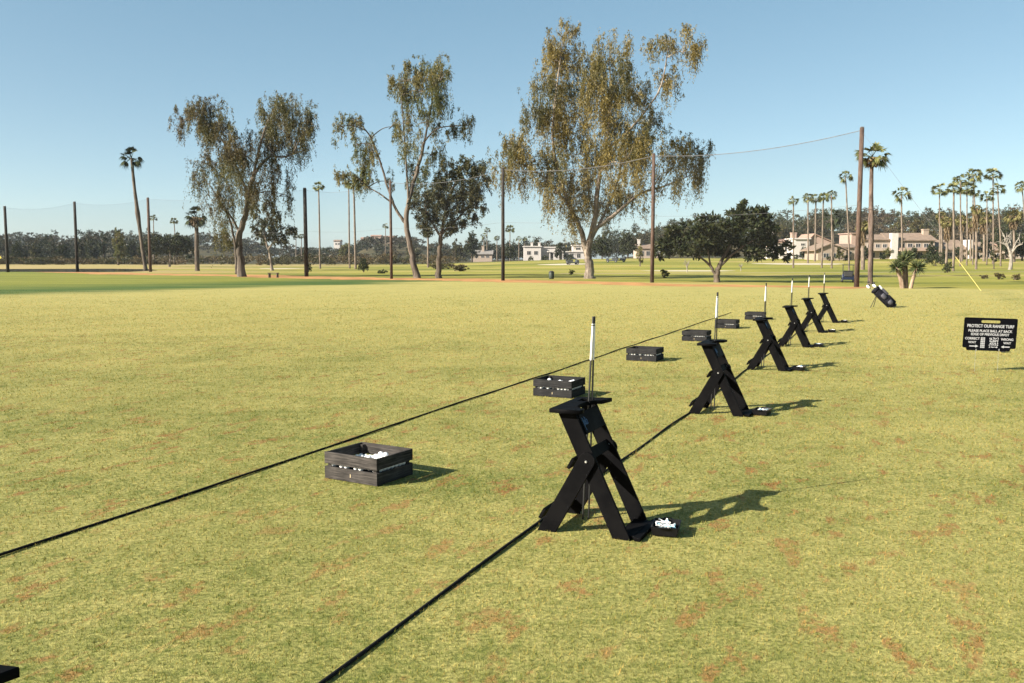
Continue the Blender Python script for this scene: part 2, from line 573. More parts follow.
# ------------------------------------------------------------------ setting: ground
def build_ground():
    ys = np.concatenate([np.linspace(-18, 20, 40)[:-1], np.geomspace(20, 1700, 150)])
    ts = np.linspace(-1, 1, 161)
    ts = np.sign(ts) * np.abs(ts) ** 1.15
    Y = np.repeat(ys[:, None], len(ts), 1)
    X = ts[None, :] * (26 + np.maximum(Y, 0) * 1.25)
    Z = hgt(X, Y)
    V = np.stack([X, Y, Z], -1).reshape(-1, 3)
    n, k = len(ys), len(ts)
    i = np.arange((n - 1) * k).reshape(n - 1, k)[:, :-1].ravel()
    Fq = np.stack([i, i + 1, i + k + 1, i + k], 1)
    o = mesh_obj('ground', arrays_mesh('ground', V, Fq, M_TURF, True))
    tag(o, kind='structure')


build_ground()


def sheet(name, poly, mat, dz=0.004, sub=True):
    """flat patch of ground, as a fan mesh that follows the terrain"""
    bm = bmesh.new()
    vs = [bm.verts.new((p.x, p.y, H1(p.x, p.y) + dz)) for p in poly]
    bm.faces.new(vs)
    bmesh.ops.triangulate(bm, faces=bm.faces[:])
    for f in bm.faces:
        if f.normal.z < 0: f.normal_flip()
    o = obj(name, bm, mat)
    return tag(o, kind='structure')


def dirt_strip():
    a, b2 = G(40, 271.9), G(862, 288.2)
    d = (b2 - a).normalized(); nn = Vector((-d.y, d.x, 0))
    L = (b2 - a).length
    N = 150
    V, Fq = [], []
    for i in range(N + 1):
        t = i / N
        p = a + d * (L * t)
        w = (2.3 + 2.2 * math.sin(math.pi * min(1, t * 1.05)) ** 0.6)
        w1 = w * (0.7 + 0.5 * rnd.random() * (0.6 + 0.4 * math.sin(i * 0.7)))
        w2 = w * (0.55 + 0.35 * rnd.random())
        c = nn * (0.9 * math.sin(i * 0.13) + 0.5 * math.sin(i * 0.31 + 1))
        for k, off in enumerate((-w2, -w2 * 0.3, w1 * 0.3, w1)):
            q = p + nn * off + c
            V.append((q.x, q.y, H1(q.x, q.y) + 0.004))
    for i in range(N):
        for k in range(3):
            s = i * 4 + k
            Fq.append((s, s + 4, s + 5, s + 1))
    o = mesh_obj('dirt_path', arrays_mesh('dirt_path', V, Fq, M_DIRT))
    tag(o, kind='structure')


dirt_strip()


def strip(name, pts, wid, mat, dz):
    P = catmull(pts, 8)
    V, Fq = [], []
    for i, p in enumerate(P):
        t = (P[min(i + 1, len(P) - 1)] - P[max(i - 1, 0)]).normalized()
        nn = Vector((-t.y, t.x, 0))
        for s in (-1, 1):
            q = p + nn * s * wid / 2
            V.append((q.x, q.y, H1(q.x, q.y) + dz))
        if i: Fq.append((2 * i - 2, 2 * i, 2 * i + 1, 2 * i - 1))
    me = arrays_mesh(name, V, Fq, mat)
    o = mesh_obj(name, me)
    return tag(o, kind='structure')


strip('cart_path', [BASE(560, 100), BASE(640, 101), BASE(740, 104), BASE(860, 108), BASE(1000, 112), BASE(1100, 116)], 3.0, M_PATHC, 0.008)
for px, Y, rx, ry in ((566, 168, 5, 6), (800, 165, 8, 6), (280, 150, 3.5, 5), (690, 120, 6, 4)):
    c = BASE(px, Y)
    sheet('sand_bunker', [c + Vector((rx * math.cos(t) * (1 + 0.15 * math.sin(3 * t)), ry * math.sin(t), 0))
                          for t in [2 * math.pi * k / 28 for k in range(28)]], M_SAND, 0.012)


def pond():
    m, nt, out = nmat('pond_water')
    b = NB(nt)
    tc = b.n('ShaderNodeTexCoord').outputs['Object']
    n = b.noise(b.vmul(tc, (0.3, 1, 1)), 1.5, 3)
    p = b.bsdf((0.02, 0.022, 0.022), 0.05, 0, b.bump(n, 0.02, 0.01), 0.5)
    b.l(p.outputs[0], out.inputs[0])
    poly = [G(-60, 271.6), G(20, 271.8), G(80, 272.1), G(130, 271.8), G(158, 270.4), G(150, 269.2), G(110, 268.7), G(50, 268.9), G(-60, 269.3)]
    sheet('pond', poly, m, 0.006)


pond()

# ------------------------------------------------------------------ foreground: crates, balls
CR_ROT = R(-27)


def make_crate(M_CRATE):
    t = thing('slatted_crate', 'x', 'crate')
    L, D, Hh, th = 0.49, 0.40, 0.200, 0.016
    sl = ((0.004, 0.094), (0.114, Hh))
    for s in (-1, 1):
        for z0, z1 in sl:
            bm = bmesh.new(); bx(bm, -L / 2, L / 2, s * D / 2 - th / 2, s * D / 2 + th / 2, z0, z1, 0.003)
            sl_o = obj('slat', bm, M_CRATE, t)
            if s == -1 and z0 < 0.05:
                bm = bmesh.new()
                prism_xz(bm, [(-0.003, 0.036), (0.003, 0.036), (0.004, 0.048), (0.002, 0.062), (-0.002, 0.060), (-0.001, 0.048)], -D / 2 - th / 2 - 0.002, -D / 2 - th / 2 + 0.001)
                obj('emblem', bm, M_TAN, sl_o)
        for z0, z1 in sl:
            bm = bmesh.new(); bx(bm, s * (L / 2 - th / 2) - th / 2, s * (L / 2 - th / 2) + th / 2, -D / 2 + th / 2 + 0.001, D / 2 - th / 2 - 0.001, z0 + 0.001, z1 - 0.002, 0.003)
            obj('slat', bm, M_CRATE, t)
    for sx in (-1, 1):
        for sy in (-1, 1):
            bm = bmesh.new()
            cx, cy = sx * (L / 2 - th - 0.018), sy * (D / 2 - th / 2 - 0.018)
            bx(bm, cx - 0.016, cx + 0.016, cy - 0.016, cy + 0.016, 0.006, Hh - 0.012, 0.002)
            obj('corner_post', bm, M_CRATE, t)
    bm = bmesh.new(); bx(bm, -L / 2 + th + 0.001, L / 2 - th - 0.001, -D / 2 + th / 2 + 0.001, D / 2 - th / 2 - 0.001, 0.070, 0.082)
    obj('bottom_board', bm, M_CRATE, t)
    return t


crate0 = make_crate(M_CRATE_W)
CR = [  # front right bottom corner in the photo, label, balls, turn
    ((377.0, 487.0), 'large weathered black slatted crate of golf balls nearest the camera, beside the far rope', 58, -31),
    ((571.5, 398.8), 'black slatted crate of golf balls behind the nearest bag stand', 44, -27),
    ((656.0, 362.0), 'black slatted ball crate standing alone left of the second bag stand', 34, -26),
    ((706.5, 341.8), 'black slatted ball crate just left of the sticks of the second bag stand', 16, -25),
    ((736.0, 329.0), 'small black ball crate between the second and third pairs of alignment sticks', 12, -25),
    ((763.5, 320.2), 'farthest small black ball crate, touching the sticks of the third bag stand', 10, -25),
]
ball_me = None


def ball_mesh():
    bm = bmesh.new()
    bmesh.ops.create_icosphere(bm, subdivisions=3, radius=0.02135)
    me = bpy.data.meshes.new('golf_ball'); bm.to_mesh(me); bm.free()
    me.materials.append(M_BALL)
    for p in me.polygons: p.use_smooth = True
    return me


ball_me = ball_mesh()
ball_n = ['first', 'second', 'third', 'fourth', 'fifth', 'sixth']
crate_of = ['the large nearest slatted crate', 'the slatted crate behind the nearest bag stand',
            'the crate standing alone left of the second bag stand', 'the crate just left of the second pair of sticks',
            'the crate between the second and third pairs of sticks', 'the farthest crate beside the third pair of sticks']
for i, (pb, lab, nb, rot) in enumerate(CR):
    if i == 1: crate1 = make_crate(M_CRATE_B)
    c = crate0 if i == 0 else crate1 if i == 1 else copy_tree(crate1)
    a = R(rot)
    B = G(*pb)
    ex, ey = Vector((math.cos(a), math.sin(a), 0)), Vector((-math.sin(a), math.cos(a), 0))
    ctr = B - ex * 0.245 + ey * 0.208
    c.location = ctr; c.rotation_euler = (0, 0, a)
    tag(c, lab, 'crate', 'slatted ball crates along the far rope')
    # balls: a first layer on the bottom board, a heap on top of it
    lay1 = [(x, y, 0.1036) for x in np.arange(-0.2, 0.21, 0.0445) for y in np.arange(-0.167, 0.17, 0.0445)]
    near = sorted(lay1, key=lambda q: -(q[0] * 0.5 - q[1] * 1.0) + rnd.uniform(0, 0.12))
    lay1 = near[:nb] if i > 2 else [q for q in near if q[1] > -0.15 or rnd.random() < 0.72]
    lay2 = []
    s1 = {(round(x, 3), round(y, 3)) for x, y, z in lay1}
    for x, y, z in lay1:
        if all((round(x + dx, 3), round(y + dy, 3)) in s1 for dx, dy in ((0.0445, 0), (0, 0.0445), (0.0445, 0.0445))):
            if rnd.random() < (0.8 if i < 2 else 0.35) and (x > -0.06 or i == 1): lay2.append((x + 0.0222, y + 0.0222, 0.1336))
    s2 = {(round(x, 3), round(y, 3)) for x, y, z in lay2}
    lay3 = [(x + 0.0222, y + 0.0222, 0.1636) for x, y, z in lay2
            if all((round(x + dx, 3), round(y + dy, 3)) in s2 for dx, dy in ((0.0445, 0), (0, 0.0445), (0.0445, 0.0445))) and rnd.random() < 0.55]
    for k, (x, y, z) in enumerate(lay1 + lay2 + lay3):
        o = bpy.data.objects.new('golf_ball', ball_me)
        link(o)
        o.location = ctr + ex * x + ey * y + Vector((0, 0, z))
        tag(o, 'white golf ball heaped inside ' + crate_of[i], 'golf ball', 'golf balls in ' + crate_of[i])

# ------------------------------------------------------------------ foreground: ropes
def rope(p, q, label):
    N = 220
    d = (q - p)
    nn = Vector((-d.y, d.x, 0)).normalized()
    pts = []
    ph = rnd.uniform(0, 6)
    for i in range(N + 1):
        t = i / N
        s = t * d.length
        pts.append(p + d * t + nn * (0.012 * math.sin(s * 0.9 + ph) + 0.006 * math.sin(s * 2.7)) + Vector((0, 0, 0.008 + 0.003 * math.sin(s * 3.1 + ph))))
    bm = bmesh.new()
    tube(bm, pts, 0.0085, seg=8)
    tag(obj('guide_rope', bm, M_ROPE, None, True), label, 'rope', 'black ropes marking the hitting line')


pA, pB = G(2, 556.5), G(660, 336.5)
dAB = (pB - pA).normalized()
rope(pA - dAB * 2.5, pB + dAB * 9.0, 'thin black rope on the grass running behind the row of crates')
pA, pB = G(335, 672), G(690, 412)
dAB = (pB - pA).normalized()
rope(pA - dAB * 2.0, pB + dAB * 15.0, 'thin black rope on the grass running along the row of bag stands')

# ------------------------------------------------------------------ foreground: bag stands
def make_stand():
    t = thing('bag_stand', 'x', 'golf bag stand')
    hw = 0.054
    fx, tx, tz = 0.19, -0.15, 0.715

    def cx(z): return fx + (tx - fx) * z / tz
    for s in (-1, 1):
        bm = bmesh.new()
        prism_xz(bm, [(fx - hw, 0.0), (fx + hw, 0.0), (tx + hw, tz), (tx - hw, tz)], s * 0.185 - 0.011, s * 0.185 + 0.011, 0.003)
        lb = obj('long_board', bm, M_BOARD, t)
        # short pivoting leg, rounded at its bolt
        z1 = 0.44; x1 = cx(z1); x0 = -0.265
        d = Vector((x1 - x0, z1)); d.normalize(); w = 0.050
        nx, nz = -d.y, d.x
        pts = [(x0 - w / d.y, 0.0), (x0 + w / d.y, 0.0)]
        e = Vector((x1 + d.x * 0.005, z1 + d.y * 0.005))
        pts += [(e.x - nx * w, e.y - nz * w)]
        for k in range(1, 8):
            g = math.pi * k / 8
            pts.append((e.x - nx * w * math.cos(g) + d.x * w * math.sin(g), e.y - nz * w * math.cos(g) + d.y * w * math.sin(g)))
        pts += [(e.x + nx * w, e.y + nz * w)]
        bm = bmesh.new()
        yy = s * (0.185 + 0.0225)
        prism_xz(bm, pts, yy - 0.011, yy + 0.011, 0.003)
        sl = obj('short_leg', bm, M_BOARD, t)
        bm = bmesh.new()
        yo = s * (0.185 + 0.034)
        bmesh.ops.create_cone(bm, cap_ends=True, segments=14, radius1=0.0085, radius2=0.006, depth=0.008,
                              matrix=Matrix.Translation((x1, yo + s * 0.003, z1)) @ Matrix.Rotation(-s * math.pi / 2, 4, 'X'))
        obj('bolt', bm, M_BOLT, sl)
        bm = bmesh.new()
        yo = s * 0.174
        bmesh.ops.create_cone(bm, cap_ends=True, segments=14, radius1=0.008, radius2=0.006, depth=0.006,
                              matrix=Matrix.Translation((x1 + 0.006, yo - s * 0.002, z1 + 0.028)) @ Matrix.Rotation(s * math.pi / 2, 4, 'X'))
        obj('bolt', bm, M_BOLT, lb)
    # cross rails on the back edges of the short legs
    for z in (0.075, 0.39):
        xx = -0.265 + (cx(0.44) + 0.265) * z / 0.44
        ang = math.atan2(cx(0.44) + 0.265, 0.44)
        Mr = Matrix.Translation((xx - 0.070, 0, z + 0.028)) @ Matrix.Rotation(ang, 4, 'Y')
        bm = bmesh.new(); bx(bm, -0.010, 0.010, -0.215, 0.215, -0.033, 0.033, 0.003, Mr)
        obj('cross_rail', bm, M_BOARD, t)
    # bar between the long boards
    ang = math.atan2(tx - fx, tz)
    Mr = Matrix.Translation((cx(0.468) + 0.012, 0, 0.468)) @ Matrix.Rotation(ang, 4, 'Y')
    bm = bmesh.new(); bx(bm, -0.012, 0.012, -0.1735, 0.1735, -0.032, 0.032, 0.003, Mr)
    obj('middle_bar', bm, M_BOARD, t)
    # apron below the top
    Mr = Matrix.Translation((cx(0.648) + 0.050, 0, 0.648)) @ Matrix.Rotation(ang, 4, 'Y')
    bm = bmesh.new(); bx(bm, -0.010, 0.010, -0.1735, 0.1735, -0.068, 0.062, 0.003, Mr)
    ap = obj('apron', bm, M_BOARD, t)
    # blue script on the apron: loops and strokes of a handwritten word
    bm = bmesh.new()
    word = [[(-0.155, 0.035), (-0.150, -0.030), (-0.142, 0.030)], [(-0.150, -0.030), (-0.148, -0.048)],
            [(-0.135, -0.005), (-0.128, 0.012), (-0.122, -0.004), (-0.130, -0.014), (-0.136, -0.004)],
            [(-0.118, 0.036), (-0.116, -0.014), (-0.110, -0.010)],
            [(-0.106, 0.030), (-0.104, -0.014), (-0.098, -0.010)],
            [(-0.096, 0.010), (-0.088, 0.014), (-0.086, 0.000), (-0.094, -0.010), (-0.084, -0.014)]]
    for st in word:
        tube(bm, [Mr @ Vector((0.0105, y, z * 0.95)) for y, z in catmull2(st)], 0.0022, seg=5)
    obj('lettering', bm, M_BLUE, ap)
    # base plate joining the feet
    bm = bmesh.new(); bx(bm, 0.262, 0.302, -0.2, 0.2, 0.004, 0.026, 0.003)
    obj('foot_board', bm, M_BOARD, t)
    bm = bmesh.new(); bx(bm, fx - hw + 0.02, 0.26, -0.173, 0.173, 0.006, 0.024, 0.003)
    obj('base_plate', bm, M_BOARD, t)
    # notched top with a hole for the sticks
    cu = bpy.data.curves.new('top_plate', 'CURVE'); cu.dimensions = '2D'; cu.fill_mode = 'BOTH'
    cu.extrude = 0.010; cu.bevel_depth = 0.002; cu.bevel_resolution = 1
    out = [(-0.235, -0.245), (-0.052, -0.245), (-0.045, -0.205)]
    for k in range(0, 9):
        g = math.pi * k / 8
        out.append((-0.055 - 0.075 * math.sin(g) ** 0.8, -0.165 * math.cos(g)))
    out += [(-0.045, 0.205), (-0.030, 0.285), (-0.235, 0.245)]
    hole = [(-0.190, 0.085), (-0.190, 0.190), (-0.110, 0.190), (-0.110, 0.085)]
    for pts in (out, hole):
        sp = cu.splines.new('POLY'); sp.points.add(len(pts) - 1)
        for q, (x, y) in zip(sp.points, pts): q.co = (x, y, 0, 1)
        sp.use_cyclic_u = True
    me = curve_mesh(cu, M_BOARD)
    me.transform(Matrix.Translation((0, 0, tz + 0.0125)))
    mesh_obj('top_plate', me, t)
    return t


def catmull2(st):
    return [(p.x, p.y) for p in catmull([Vector((a, b, 0)) for a, b in st], 4)]


def curve_mesh(cu, mat):
    o = bpy.data.objects.new('tmp', cu)
    C.objects.link(o)
    dg = bpy.context.evaluated_depsgraph_get()
    me = bpy.data.meshes.new_from_object(o.evaluated_get(dg))
    bpy.data.objects.remove(o)
    me.materials.clear(); me.materials.append(mat)
    return me


stand0 = make_stand()
ST = [((622, 539.5), 'nearest black wooden bag stand with blue script below its notched top'),
      ((738.5, 416.5), 'black bag stand second from the camera, a lone crate to its left'),
      ((782.5, 371.3), 'black bag stand third from the camera, farthest crate at its left'),
      ((806, 347.5), 'black bag stand fourth from the camera, no crate beside its sticks'),
      ((821, 332.8), 'black bag stand fifth from the camera, just before the farthest one'),
      ((835, 323), 'farthest smallest black bag stand at the end of the row')]
nth = ['nearest', 'second', 'third', 'fourth', 'fifth', 'farthest']


def stick_meshes():
    P0, P1 = Vector((0, 0, 0)), Vector((0, 0, 1.22))
    bm = bmesh.new(); tube(bm, [(0, 0, 0), (0, 0, 0.5), (0, 0, 0.96)], 0.0060, seg=8)
    s = bpy.data.meshes.new('shaft'); bm.to_mesh(s); bm.free(); s.materials.append(M_SHAFT)
    bm = bmesh.new(); tube(bm, [(0, 0, 0.96), (0, 0, 1.165)], 0.0064, seg=8)
    tube(bm, [(0, 0, 1.172), (0, 0, 1.178)], 0.0064, seg=8)
    w = bpy.data.meshes.new('white_band'); bm.to_mesh(w); bm.free(); w.materials.append(M_STICKW)
    bm = bmesh.new(); tube(bm, [(0, 0, 1.155), (0, 0, 1.222)], 0.0058, seg=8)
    c = bpy.data.meshes.new('cap'); bm.to_mesh(c); bm.free(); c.materials.append(M_RUB)
    return s, w, c


SM = stick_meshes()


def tray_thing():
    t = thing('tee_tray', 'x', 'tray')
    bm = bmesh.new()
    r0 = [(-0.080, -0.095), (0.080, -0.095), (0.080, 0.095), (-0.080, 0.095)]
    def ring(k, z): return [bm.verts.new((x * k, y * k, z)) for x, y in r0]
    rings = [ring(0.86, 0.006), ring(1.0, 0.062), ring(0.95, 0.062), ring(0.82, 0.012)]
    for a, b in zip(rings, rings[1:]):
        for k in range(4):
            j = (k + 1) % 4
            bm.faces.new((a[k], a[j], b[j], b[k]))
    bm.faces.new(rings[0][::-1]); bm.faces.new(rings[-1])
    bmesh.ops.bevel(bm, geom=bm.edges[:], offset=0.003, segments=2, affect='EDGES')
    obj('body', bm, M_TRAY, t)
    for s in (-1, 1):
        bm = bmesh.new()
        tube(bm, catmull([(-0.03, s * 0.093, 0.060), (-0.02, s * 0.108, 0.062), (0.02, s * 0.108, 0.062), (0.03, s * 0.093, 0.060)], 4), 0.004, seg=6)
        obj('grip', bm, M_TRAY, t)
    return t


tray0 = tray_thing()


def tee_mesh(mat):
    bm = bmesh.new()
    tube(bm, [(0, 0, -0.034), (0, 0, -0.030), (0, 0, 0.018), (0, 0, 0.030), (0, 0, 0.034)], 0.001, seg=8, radii=[0.0006, 0.0022, 0.0024, 0.0055, 0.0058])
    me = bpy.data.meshes.new('golf_tee'); bm.to_mesh(me); bm.free(); me.materials.append(mat)
    return me


TEE = [tee_mesh(M_WHITE), tee_mesh(M_BLUETEE)]
S_ROT = R(-24)
su, sv = Vector((math.cos(S_ROT), math.sin(S_ROT), 0)), Vector((-math.sin(S_ROT), math.cos(S_ROT), 0))
tray_lab = ['black tray heaped with white and pale blue tees at the nearest bag stand'] + \
    ['black tray of white tees at the foot of the %s bag stand' % n for n in nth[1:]]
for i, (pf, lab) in enumerate(ST):
    s = stand0 if i == 0 else copy_tree(stand0)
    O = G(*pf) - su * 0.19 + sv * 0.185
    s.location = O; s.rotation_euler = (0, 0, S_ROT)
    tag(s, lab, 'golf bag stand', 'black bag stands along the hitting line')
    for k in (0, 1):
        b0 = O - su * (0.152 - 0.032 * k) + sv * (0.108 + 0.020 * k)
        b1 = O - su * (0.128 - 0.006 * k) + sv * (0.200 + 0.012 * k) + Vector((0, 0, 1.22))
        b1 = b1 + Vector((0.0, 0.0, -0.012 * k))
        lab2 = ('left' if k == 0 else 'right') + ' one of the two white topped sticks leaning through the %s bag stand' % nth[i]
        st = thing('alignment_stick', lab2, 'alignment stick', b0, 0, 'alignment sticks in the bag stands')
        st.rotation_mode = 'QUATERNION'
        st.rotation_quaternion = (b1 - b0).to_track_quat('Z', 'Y')
        for nm, me in zip(('shaft', 'white_band', 'cap'), SM):
            mesh_obj(nm, me, st)
        st.scale = (1, 1, 1.025)
    tr = tray0 if i == 0 else copy_tree(tray0)
    tr.location = O + su * 0.392 + sv * (0.03 if i == 0 else 0.02); tr.rotation_euler = (0, 0, S_ROT + R(8 if i == 0 else rnd.uniform(-10, 10)))
    tag(tr, tray_lab[i], 'tray', 'tee trays at the bag stands')
    for k in range(46 if i == 0 else 16):
        o = bpy.data.objects.new('golf_tee', TEE[1 if rnd.random() < 0.3 else 0])
        link(o)
        zz = 0.022 + 0.045 * rnd.random()
        o.location = tr.location + su * rnd.uniform(-0.034, 0.034) + sv * rnd.uniform(-0.048, 0.048) + Vector((0, 0, zz))
        o.rotation_euler = (R(90 + rnd.uniform(-22, 22)), R(rnd.uniform(-20, 20)), rnd.uniform(0, 6.28))
        tag(o, 'small golf tee in the jumble filling the tray at the %s bag stand' % nth[i], 'golf tee', 'tees in the tray of the %s bag stand' % nth[i])

# one more stand of the row, of which the photo shows only a corner of the top
s = copy_tree(stand0)
tip = G(17.5, 668, 0.737)
s.location = Vector((tip.x, tip.y, 0)) + su * 0.030 - sv * 0.285; s.rotation_euler = (0, 0, S_ROT)
tag(s, 'bag stand showing only a dark top corner at the lower left edge', 'golf bag stand', 'black bag stands along the hitting line')

# ------------------------------------------------------------------ the range sign
def text_mesh(body, size, mat, loc, width=None):
    cu = bpy.data.curves.new('lettering', 'FONT')
    cu.body = body; cu.size = size; cu.align_x = 'CENTER'; cu.align_y = 'CENTER'
    cu.offset = size * 0.022; cu.extrude = 0.0008
    o = bpy.data.objects.new('tmp', cu); C.objects.link(o)
    dg = bpy.context.evaluated_depsgraph_get()
    me = bpy.data.meshes.new_from_object(o.evaluated_get(dg))
    bpy.data.objects.remove(o)
    me.materials.clear(); me.materials.append(mat)
    if width:
        xs = [v.co.x for v in me.vertices]
        w = max(xs) - min(xs); cxx = (max(xs) + min(xs)) / 2
        for v in me.vertices: v.co.x = (v.co.x - cxx) * width / w
    # text plane x-y -> x-z facing -y
    me.transform(Matrix.Translation(loc) @ Matrix.Rotation(math.pi / 2, 4, 'X'))
    return me


def make_sign():
    foot = G(988.2, 371.5)
    t = thing('range_sign', 'black range sign with white lettering, handle slot and divot diagrams, on thin wire legs', 'sign', foot, R(-1.0))
    Yd = foot.y
    wpx = lambda p: p / F * Yd * 1.0
    zb, zt = 0.335, 0.765
    hw = wpx(53) / 2
    cu = bpy.data.curves.new('panel', 'CURVE'); cu.dimensions = '2D'; cu.fill_mode = 'BOTH'; cu.extrude = 0.004

    def rrect(x0, x1, z0, z1, r):
        pts = []
        for cx, cz, a0 in ((x1 - r, z1 - r, 0), (x0 + r, z1 - r, 90), (x0 + r, z0 + r, 180), (x1 - r, z0 + r, 270)):
            for k in range(5):
                g = R(a0 + 90 * k / 4)
                pts.append((cx + r * math.cos(g), cz + r * math.sin(g)))
        return pts
    ol = rrect(-hw, hw, zb, zt, 0.022)
    # narrower skirt below the panel
    sk = [(-hw + 0.05, zb), (-hw + 0.065, zb - 0.038), (hw - 0.085, zb - 0.038), (hw - 0.07, zb)]
    top_pts = ol[:15]
    ol = ol[:15] + sk[:1] + sk[1:3] + sk[3:] + ol[15:]
    for pts in (ol, rrect(-0.135, 0.135, zt - 0.072, zt - 0.034, 0.018)):
        sp = cu.splines.new('POLY'); sp.points.add(len(pts) - 1)
        for q, (x, y) in zip(sp.points, pts): q.co = (x, y, 0, 1)
        sp.use_cyclic_u = True
    me = curve_mesh(cu, M_SIGN)
    me.transform(Matrix.Rotation(math.pi / 2, 4, 'X'))
    roll = Matrix.Translation((0, 0, 0.55)) @ Matrix.Rotation(R(1.8), 4, 'Y') @ Matrix.Translation((0, 0, -0.55))
    me.transform(roll)
    pn = mesh_obj('panel', me, t)
    fy = -0.0055
    H = zt - zb

    def zz(f): return zt - f * H       # fraction down the panel
    for body, size, f, wd in (('PROTECT OUR RANGE TURF', 0.060, 0.275, 0.66), ('PLEASE PLACE BALL AT BACK', 0.048, 0.435, 0.62),
                              ('EDGE OF PREVIOUS DIVOT', 0.048, 0.55, 0.54)):
        me = text_mesh(body, size, M_LETTER, (0, fy, zz(f)), wd); me.transform(roll)
        mesh_obj('lettering', me, pn)
    for body, size, x, f, wd in (('CORRECT', 0.046, -0.245, 0.695, 0.205), ('WAY', 0.044, -0.245, 0.82, 0.115), ('WRONG', 0.046, 0.245, 0.70, 0.175), ('WAY', 0.044, 0.25, 0.82, 0.11)):
        me = text_mesh(body, size, M_LETTER, (x, fy, zz(f)), wd); me.transform(roll)
        mesh_obj('lettering', me, pn)
    # arrows
    for x, s in ((-0.215, 1), (0.225, -1)):
        bm = bmesh.new()
        z = zz(0.945)
        prism_xz(bm, [(x - s * 0.065, z - 0.007), (x + s * 0.02, z - 0.007), (x + s * 0.02, z - 0.020), (x + s * 0.058, z), (x + s * 0.02, z + 0.020), (x + s * 0.02, z + 0.007), (x - s * 0.065, z + 0.007)], fy - 0.001, fy + 0.001)
        bmesh.ops.transform(bm, matrix=roll, verts=bm.verts[:])
        obj('arrow', bm, M_LETTER, pn)
    # tidy rows of divots and scattered divots
    bm = bmesh.new()
    for c2 in range(3):
        for r2 in range(6):
            x = -0.118 + c2 * 0.021; z = zz(0.67) - r2 * 0.026
            prism_xz(bm, [(x - 0.0075, z - 0.010), (x + 0.0075, z - 0.010), (x + 0.0075, z + 0.010), (x - 0.0075, z + 0.010)], fy - 0.001, fy + 0.001)
    bmesh.ops.transform(bm, matrix=roll, verts=bm.verts[:])
    obj('divot_diagram', bm, M_LETTER, pn)
    bm = bmesh.new()
    rr = random.Random(4)
    for r2 in range(6):
        for c2 in range(6):
            x = 0.005 + c2 * 0.0215 + rr.uniform(-0.005, 0.005); z = zz(0.665) - r2 * 0.025 + rr.uniform(-0.005, 0.005)
            g = rr.uniform(0, 3.14); a2, b2 = 0.0095, 0.005
            pts = [(x + math.cos(g) * p * a2 - math.sin(g) * q * b2, z + math.sin(g) * p * a2 + math.cos(g) * q * b2) for p, q in ((-1, -1), (1, -1), (1, 1), (-1, 1))]
            dz = 0.0004 * ((r2 * 6 + c2) % 3)
            prism_xz(bm, pts, fy - 0.001 - dz, fy + 0.001)
    bmesh.ops.transform(bm, matrix=roll, verts=bm.verts[:])
    obj('divot_diagram', bm, M_LETTER, pn)
    for x in (-0.19, 0.135):
        bm = bmesh.new()
        tube(bm, [(x, 0.009, -0.02), (x, 0.009, 0.60)], 0.0018, seg=6)
        lg = obj('wire_leg', bm, M_WIRE, t)
        bm = bmesh.new(); bx(bm, x - 0.005, x + 0.005, -0.013, 0.0, 0.295, 0.325, 0.002)
        obj('clip', bm, M_WIRE, lg)
    return t


make_sign()
p = G(1002.5, 352.4)
t = thing('tee_marker', 'small black tee marker block on the grass just behind the sign', 'tee marker', p, R(-24))
bm = bmesh.new(); bx(bm, -0.04, 0.04, -0.06, 0.06, 0.012, 0.085, 0.012)
obj('block', bm, M_RUB, t)
bm = bmesh.new(); tube(bm, [(0, 0, -0.03), (0, 0, 0.014)], 0.006, seg=6)
obj('spike', bm, M_WIRE, t)

